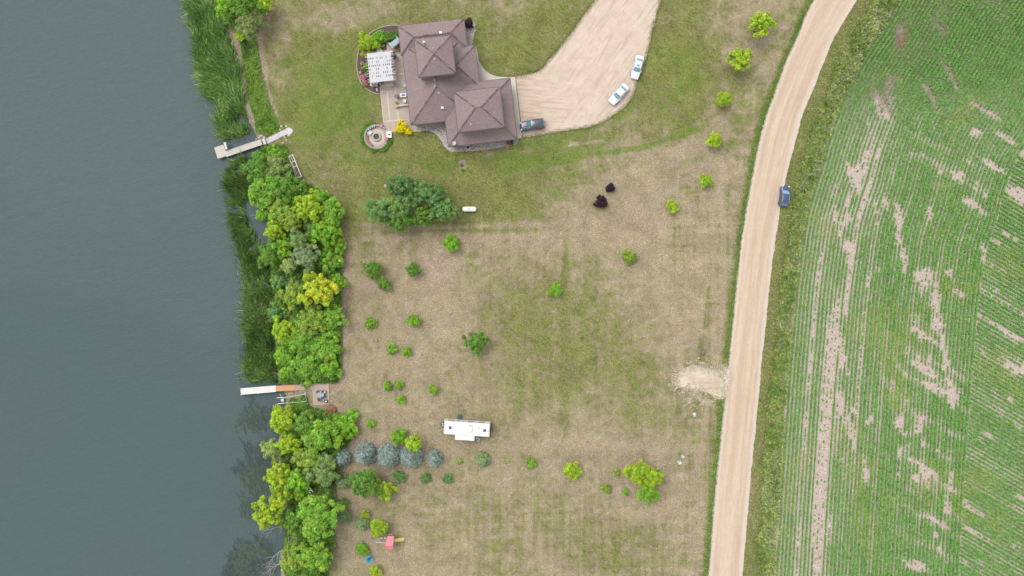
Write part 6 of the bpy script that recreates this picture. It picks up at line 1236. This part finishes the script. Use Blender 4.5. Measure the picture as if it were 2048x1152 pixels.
m = MB(); planks(m, U(621.4, 773.4, dzz), U(626.8, 773, dzz), 1.08, dzz, .14, (.46, .36, .30)); tag(m.build('decking', PAINTED, dk2), kind='stuff')
for p, q in (((626, 779), (628.3, 809.5)), ((628, 809.7), (658.3, 807.6)), ((656.7, 765.5), (658.3, 807.6)), ((621.4, 768.3), (656.7, 765.3))): MB().bar((*U(*p, dzz), dzz + .01), (*U(*q, dzz), dzz + .01), .14, .12).build('edge_board', plain('edge_wood', (.58, .44, .33), .8) if 'edge_wood' not in MATS else MATS['edge_wood'], dk2)
for a in ((629, 807), (656, 806), (655, 768), (628, 782), (623, 770)): xx_, yy_ = U(*a); MB().tube((xx_, yy_, -1.2), (xx_, yy_, dzz - .03), .07).build('post', WOODG, dk2)
round_table('deck_table', 'round blue-grey table on the tan deck', 641.8, 789.4, .68, plain('slate_top', (.27, .33, .41), .45), dzz + .02)
for i, (a, b_, r_, lb) in enumerate(((649.5, 784, 75, 'white-seated black chair at the deck table, on the lawn side above'), (649, 793, 115, 'black chair at the deck table, on the lawn side below'), (638, 797, 200, 'black chair at the deck table, on the lower side'), (635.5, 784, -60, 'black chair at the deck table, towards the lake'))): chair('deck_chair', lb, a, b_, R(r_ + 180), (.05, .055, .07), .5, z=dzz + .02, cushion=OFFWHITE if i == 0 else None)
x, y = U(652.3, 802.6, .4); t = thing('charcoal_box', 'small black box with white bag on the deck corner', 'box', (x, y, dzz + .02), .05); MB().box(0, 0, .2, .6, .6, .4).build('body', BLACK, t, False, .02); MB().box(.03, .02, .43, .34, .3, .08, .6).build('bag', WHITE, t, False, .03)
# boat lift
x, y = U(580, 797); bl = thing('boat_lift', 'empty white metal boat lift frame below the lower dock', 'boat lift', (0, 0, 0))
def rod(p, q, z0, z1, r_, nm, par, mat=WHITE): MB().tube((*U(*p, z0), z0), (*U(*q, z1), z1), r_, n=8).build(nm, mat, par)
rod((553.5, 795.5), (571, 795), .5, .5, .06, 'rail', bl); rod((571, 795), (611, 788.5), .5, .6, .045, 'rail', bl, GALV); rod((555.5, 807.5), (569, 806.3), .5, .5, .06, 'rail', bl); rod((569, 806.3), (613, 803), .5, .55, .04, 'rail', bl, GALV)
rod((566.5, 795), (566.5, 806.5), .55, .55, .06, 'cross_bar', bl); rod((610, 783), (610.5, 790), .6, .6, .06, 'cross_bar', bl); rod((610, 789), (614, 803), .6, .6, .04, 'cross_bar', bl, GALV); rod((560, 788), (563, 795), .7, .5, .05, 'winch_arm', bl)
for a in ((554, 795.5), (556, 807.5), (611, 788.5), (613, 803)): xx_, yy_ = U(*a, .5); MB().tube((xx_, yy_, -2), (xx_, yy_, .8), .05).build('post', GALV, bl)
MB().lathe([(.3, .62), (.3, .7)], 14, *U(565, 800, .6)).build('winch_wheel', GALV, bl)
# white ladder frame on the bank
lf = thing('ladder_frame', 'white ladder-like dock section standing on the bank edge', 'frame', (0, 0, 0)); z = .75
for p, q, r_ in (((577.4, 312.8), (585.3, 309.4), .06), ((585.3, 309.4), (602.8, 352.8), .075), ((602.8, 352.8), (592.6, 357.3), .06), ((578, 312.6), (593, 357), .045), ((583, 325), (591, 321.6), .06), ((586.5, 334.5), (594.5, 331.5), .065), ((587, 333), (597, 355.5), .035), ((580.5, 312), (586.5, 323), .035), ((584, 326), (588, 333), .035)): rod(p, q, z, z, r_, 'rail', lf)
for a in ((578, 312.8), (585, 309.8), (602.5, 352.6), (593, 357)): xx_, yy_ = U(*a, z); MB().tube((xx_, yy_, gz(xx_, yy_) - .1), (xx_, yy_, z), .04).build('post', WHITE, lf)

# ------------------------------------------------------------------ bank oddments: box, bracket, dead wood
x, y = U(653.5, 978.5, .8); t = thing('storage_box', 'wooden box with grey metal lid under the bank trees', 'box', (x, y, gz(x, y)), R(-12)); MB().box(0, 0, .4, 1.2, 1.2, .8).build('body', plain('plum_wood', (.12, .06, .07), .8), t); MB().box(-.06, .02, .84, 1.05, 1.3, .06).build('lid', GALV, t, False, .02)
t = thing('metal_bracket', 'white angular metal bracket on the lower bank', 'bracket', (0, 0, 0))
for p, q in (((611, 983), (625, 980)), ((618, 974), (626, 984)), ((611, 984), (622, 986))): rod(p, q, 1.6, 1.6, .09, 'arm', t)
xx_, yy_ = U(620, 982, .3); MB().tube((xx_, yy_, -.6), (xx_, yy_, 1.6), .08).build('post', WHITE, t)
def branch(name, label, px, py, ang_, L_, z, n=7, fork=.9, lift=.25, r0=.06, mat=DEADWOOD):
    x, y = U(px, py, z + .4); mb = MB(); o = thing(name, label, 'branch', (x, y, z))
    def grow(p, a, up, L2_, r_, d):
        seg = max(2, int(L2_ / .5)); q = Vector(p)
        for i in range(seg):
            a2 = a + rnd.uniform(-.22, .22); nx_ = q + Vector((math.cos(a2), math.sin(a2), up * rnd.uniform(.4, 1.2))) * (L2_ / seg); r1 = r_ * (1 - (i + 1) / seg * .75); mb.tube(q, nx_, r_ * (1 - i / seg * .75), r1, 5); q = nx_; a = a2
            if d > 0 and rnd.random() < fork: grow(q, a + rnd.choice((-1, 1)) * rnd.uniform(.35, .9), up * 1.1, L2_ * rnd.uniform(.35, .6), r1 * .75, d - 1)
    grow((0, 0, 0), ang_, lift, L_, r0, 2); mb.build('limb', mat, o); return o
B_ = [('bleached stick in the water below the dark reeds, the upper of two', 513, 430, R(172), 1.5, -.9, .2), ('bleached stick in the water below the dark reeds, the lower of two', 514, 431, R(205), 1.4, -.9, .2),
      ('grey dead branch fan over the reeds beside the dark shrub', 545, 574, R(170), 2.3, -.2, .9), ('grey dead branches between olive and golden trees', 600, 575, R(130), 3.2, 2.6, .9), ('bare grey twigs beside the small pale shrub', 590, 540, R(80), 2.0, 2.4, .9), ('dead grey twigs beside the end of the lower reeds', 553, 748, R(160), 2.0, -.6, .9),
      ('long bare white branch reaching over the water below the lime trees', 570, 1052, R(195), 4.0, .6, .9), ('bare white branch fan at the water near the bottom edge', 566, 1100, R(200), 4.6, .2, .95), ('bare white branch, lowest one over the water', 562, 1128, R(190), 4.2, .2, .95), ('pale fallen trunk across the lower bank', 560, 1115, R(50), 6.0, .6, .4),
      ('long bare stick lying on the lawn edge of the lower bank', 664, 1077, R(-14), 3.6, .1, .15), ('leaning grey dead trunk under the olive trees of the upper bank', 572, 443, R(-40), 2.6, 2.6, .3), ('grey twigs at the waterline beside the upper tree roots', 552, 395, R(30), 1.6, .8, .9), ('purple-grey dead twigs at the bottom lawn edge', 655, 1132, R(60), 1.6, .2, .95), ('grey dead branches beside the lime tree above the white branch', 574, 1012, R(100), 2.4, 2.2, .9)]
for b_ in B_: branch('dead_branch', b_[0], b_[1], b_[2], b_[3], b_[4], b_[5], fork=b_[6], r0=.06 if b_[4] > 3 else .05)

# ------------------------------------------------------------------ play set and turquoise chair
x, y = U(779, 1086, 2.6); ps = thing('play_set', 'wooden play set with pink canopy, yellow slide and swings', 'play set', (x, y, 0), R(-2)); PINK = plain('pink_canvas', (.70, .20, .24), .7, var=.05); PWOOD = plain('play_wood', (.36, .31, .27), .85, var=.15)
for s, (y0, z0, y1, z1) in enumerate(((-1.25, 2.35, -.35, 3.0), (-.35, 3.0, 1.2, 2.1))):
    w0 = .78; o = MB().add([(-w0, y0, z0), (w0, y0, z0), (w0 * .93, y1, z1), (-w0 * .93 + (.25 if s else 0), y1, z1), (-w0, y0, z0 - .03), (w0, y0, z0 - .03), (w0 * .93, y1, z1 - .03), (-w0 * .93 + (.25 if s else 0), y1, z1 - .03)], [(0, 1, 2, 3), (7, 6, 5, 4), (0, 4, 5, 1), (1, 5, 6, 2), (2, 6, 7, 3), (3, 7, 4, 0)]).build('canopy', PINK, ps)
for sx in (-1, 1):
    for sy in (-.9, .6): MB().box(sx * .66, sy, 1.2, .1, .1, 2.4).build('post', PWOOD, ps)
MB().box(0, -.15, 1.2, 1.4, 1.6, .08).build('platform', PWOOD, ps); MB().box(0, 1.35, 1.6, .95, .08, .12).build('rail', PWOOD, ps)
YEL = plain('yellow_slide', (.72, .58, .18), .4)
m = MB().add([(.7, -.25, 1.25), (.7, .3, 1.25), (1.6, .3, .75), (1.6, -.25, .75), (2.5, .3, .22), (2.5, -.25, .22), (.7, -.25, 1.20), (.7, .3, 1.20), (1.6, .3, .70), (1.6, -.25, .70), (2.5, .3, .17), (2.5, -.25, .17)], [(0, 3, 2, 1), (3, 5, 4, 2), (6, 7, 8, 9), (9, 8, 10, 11)])
m.bar((.7, -.27, 1.3), (2.5, -.27, .27), .05, .14).bar((.7, .32, 1.3), (2.5, .32, .27), .05, .14).build('slide', YEL, ps)
MB().bar((-.7, -.15, 2.2), (-2.7, -.12, 2.2), .1, .14).build('swing_beam', OFFWHITE, ps); MB().bar((-2.65, -.12, 2.2), (-2.7, 1.3, .0), .09, .09).build('swing_leg', PWOOD, ps); MB().bar((-2.65, -.12, 2.2), (-2.7, -1.3, .0), .09, .09).build('swing_leg', PWOOD, ps)
for a in (-1.2, -2.0):
    sw = MB().box(a, .12, .5, .5, .26, .06).build('swing_seat', plain('cream_plastic', (.72, .62, .45), .5) if a == -1.2 else MATS['cream_plastic'], ps)
    for s in (-.22, .22): MB().tube((a + s, .12, .5), (a + s, -.12, 2.15), .012, n=5).build('chain', GALV, sw)
for k_ in range(5): MB().box(-.72, .2, .25 + k_ * .22, .5, .05, .05).build('rung', PWOOD, ps)
x, y = U(739, 1118, .6); t = thing('garden_chair', 'turquoise wooden garden chair on the lower lawn', 'chair', (x, y, 0), R(-52)); TQ = plain('turquoise_paint', (.015, .42, .55), .45)
for i in range(5): MB().box(-.36 + i * .18, .12, .38 - .0 * i, .16, .85, .04).build('seat_slat', TQ if i in (0, 4) else plain('navy_slat', (.01, .07, .18), .5) if 'navy_slat' not in MATS else MATS['navy_slat'], t)
for i in range(5): MB().bar((-.36 + i * .18, -.28, .36), (-.36 + i * .18, -.62, 1.05), .16, .04).build('back_slat', TQ, t)
for s in (-1, 1):
    MB().box(s * .52, .1, .62, .14, .95, .05).build('armrest', TQ, t)
    for q_ in (-.25, .5): MB().box(s * .47, q_, .3, .08, .1, .6).build('leg', TQ, t)
MB().box(0, .55, .36, 1.0, .06, .14).build('front_rail', TQ, t)

# ------------------------------------------------------------------ ditch culverts, service boxes, small mound
for i, (a, b_, r_, lb) in enumerate(((1407, 704, R(60), 'dark culvert pipe end above the field entrance'), (1388.5, 828, R(95), 'dark culvert pipe end below the field entrance'))):
    x, y = U(a, b_); t = thing('culvert_pipe', lb, 'culvert', (x, y, 0), r_); m = MB(); sg = 18
    loft(m, [[(q, r2 * math.cos(2 * PI * k_ / sg), .05 + r2 * math.sin(2 * PI * k_ / sg)) for k_ in range(sg)] for q, r2 in ((-.55, .36), (.35, .36), (.35, .3), (-.5, .3))]); m.build('pipe', GALV if i else plain('rusty_pipe', (.22, .12, .10), .8), t, True)
    MB().tube((.30, 0, .05), (.31, 0, .05), .29, n=18).build('opening_fill', BLACK, t); MB().box(.2, 0, .3, .1, .8, .2).build('collar', CONC if i else MATS['rusty_pipe'], t)  # black disc plugs the pipe mouth, painted darkness for its inside
for a, b_, lb, s in ((1360, 926, 'pale green service pedestal on the lower lawn, the larger', .6), (1366, 913.5, 'grey service pedestal on the lower lawn, the smaller', .45)):
    x, y = U(a, b_, .6); t = thing('service_pedestal', lb, 'utility box', (x, y, 0), .3); MB().box(0, 0, .35, s, s * .8, .7).build('cabinet', plain('pale_green_metal', (.42, .50, .45), .5) if s > .5 else GALV, t, False, .03); MB().box(0, 0, .72, s * 1.08, s * .88, .06).build('lid', OFFWHITE, t, False, .02); MB().box(0, 0, .03, s * 1.3, s * 1.1, .08).build('pad', CONC, t)
x, y = U(1570, 57); m = MB().lathe([(.95, -.02), (.8, .06), (.5, .12), (.15, .15)], 22, 0, 0); o = m.build('dirt_mound', plain('mound_soil', (.33, .23, .20), .95, var=.2, scale=5, bump=.5), None, True, 0, (x, y, 0)); o.scale = (1, .6, 1); tag(o, 'low pinkish dirt mound between the roadside trees and the road', 'mound')
# straw piles and rust weeds at the field edge
leafmass('dry_weeds', 'rust brown dead weeds at the field edge below the hatchback', UP([(1596, 400), (1612, 380), (1622, 395), (1612, 425), (1602, 440), (1592, 440)]), 40, .15, .5, .4, [(.30, .15, .06), (.38, .22, .10), (.28, .22, .10)], .2, 'weeds')
leafmass('dry_weeds', 'rust brown dead patch among the upper crop rows', UP([(1790, 105), (1797, 75), (1810, 50), (1824, 45), (1818, 70), (1800, 108)]), 26, .1, .3, .35, [(.34, .20, .09), (.30, .22, .10)], .25, 'weeds')
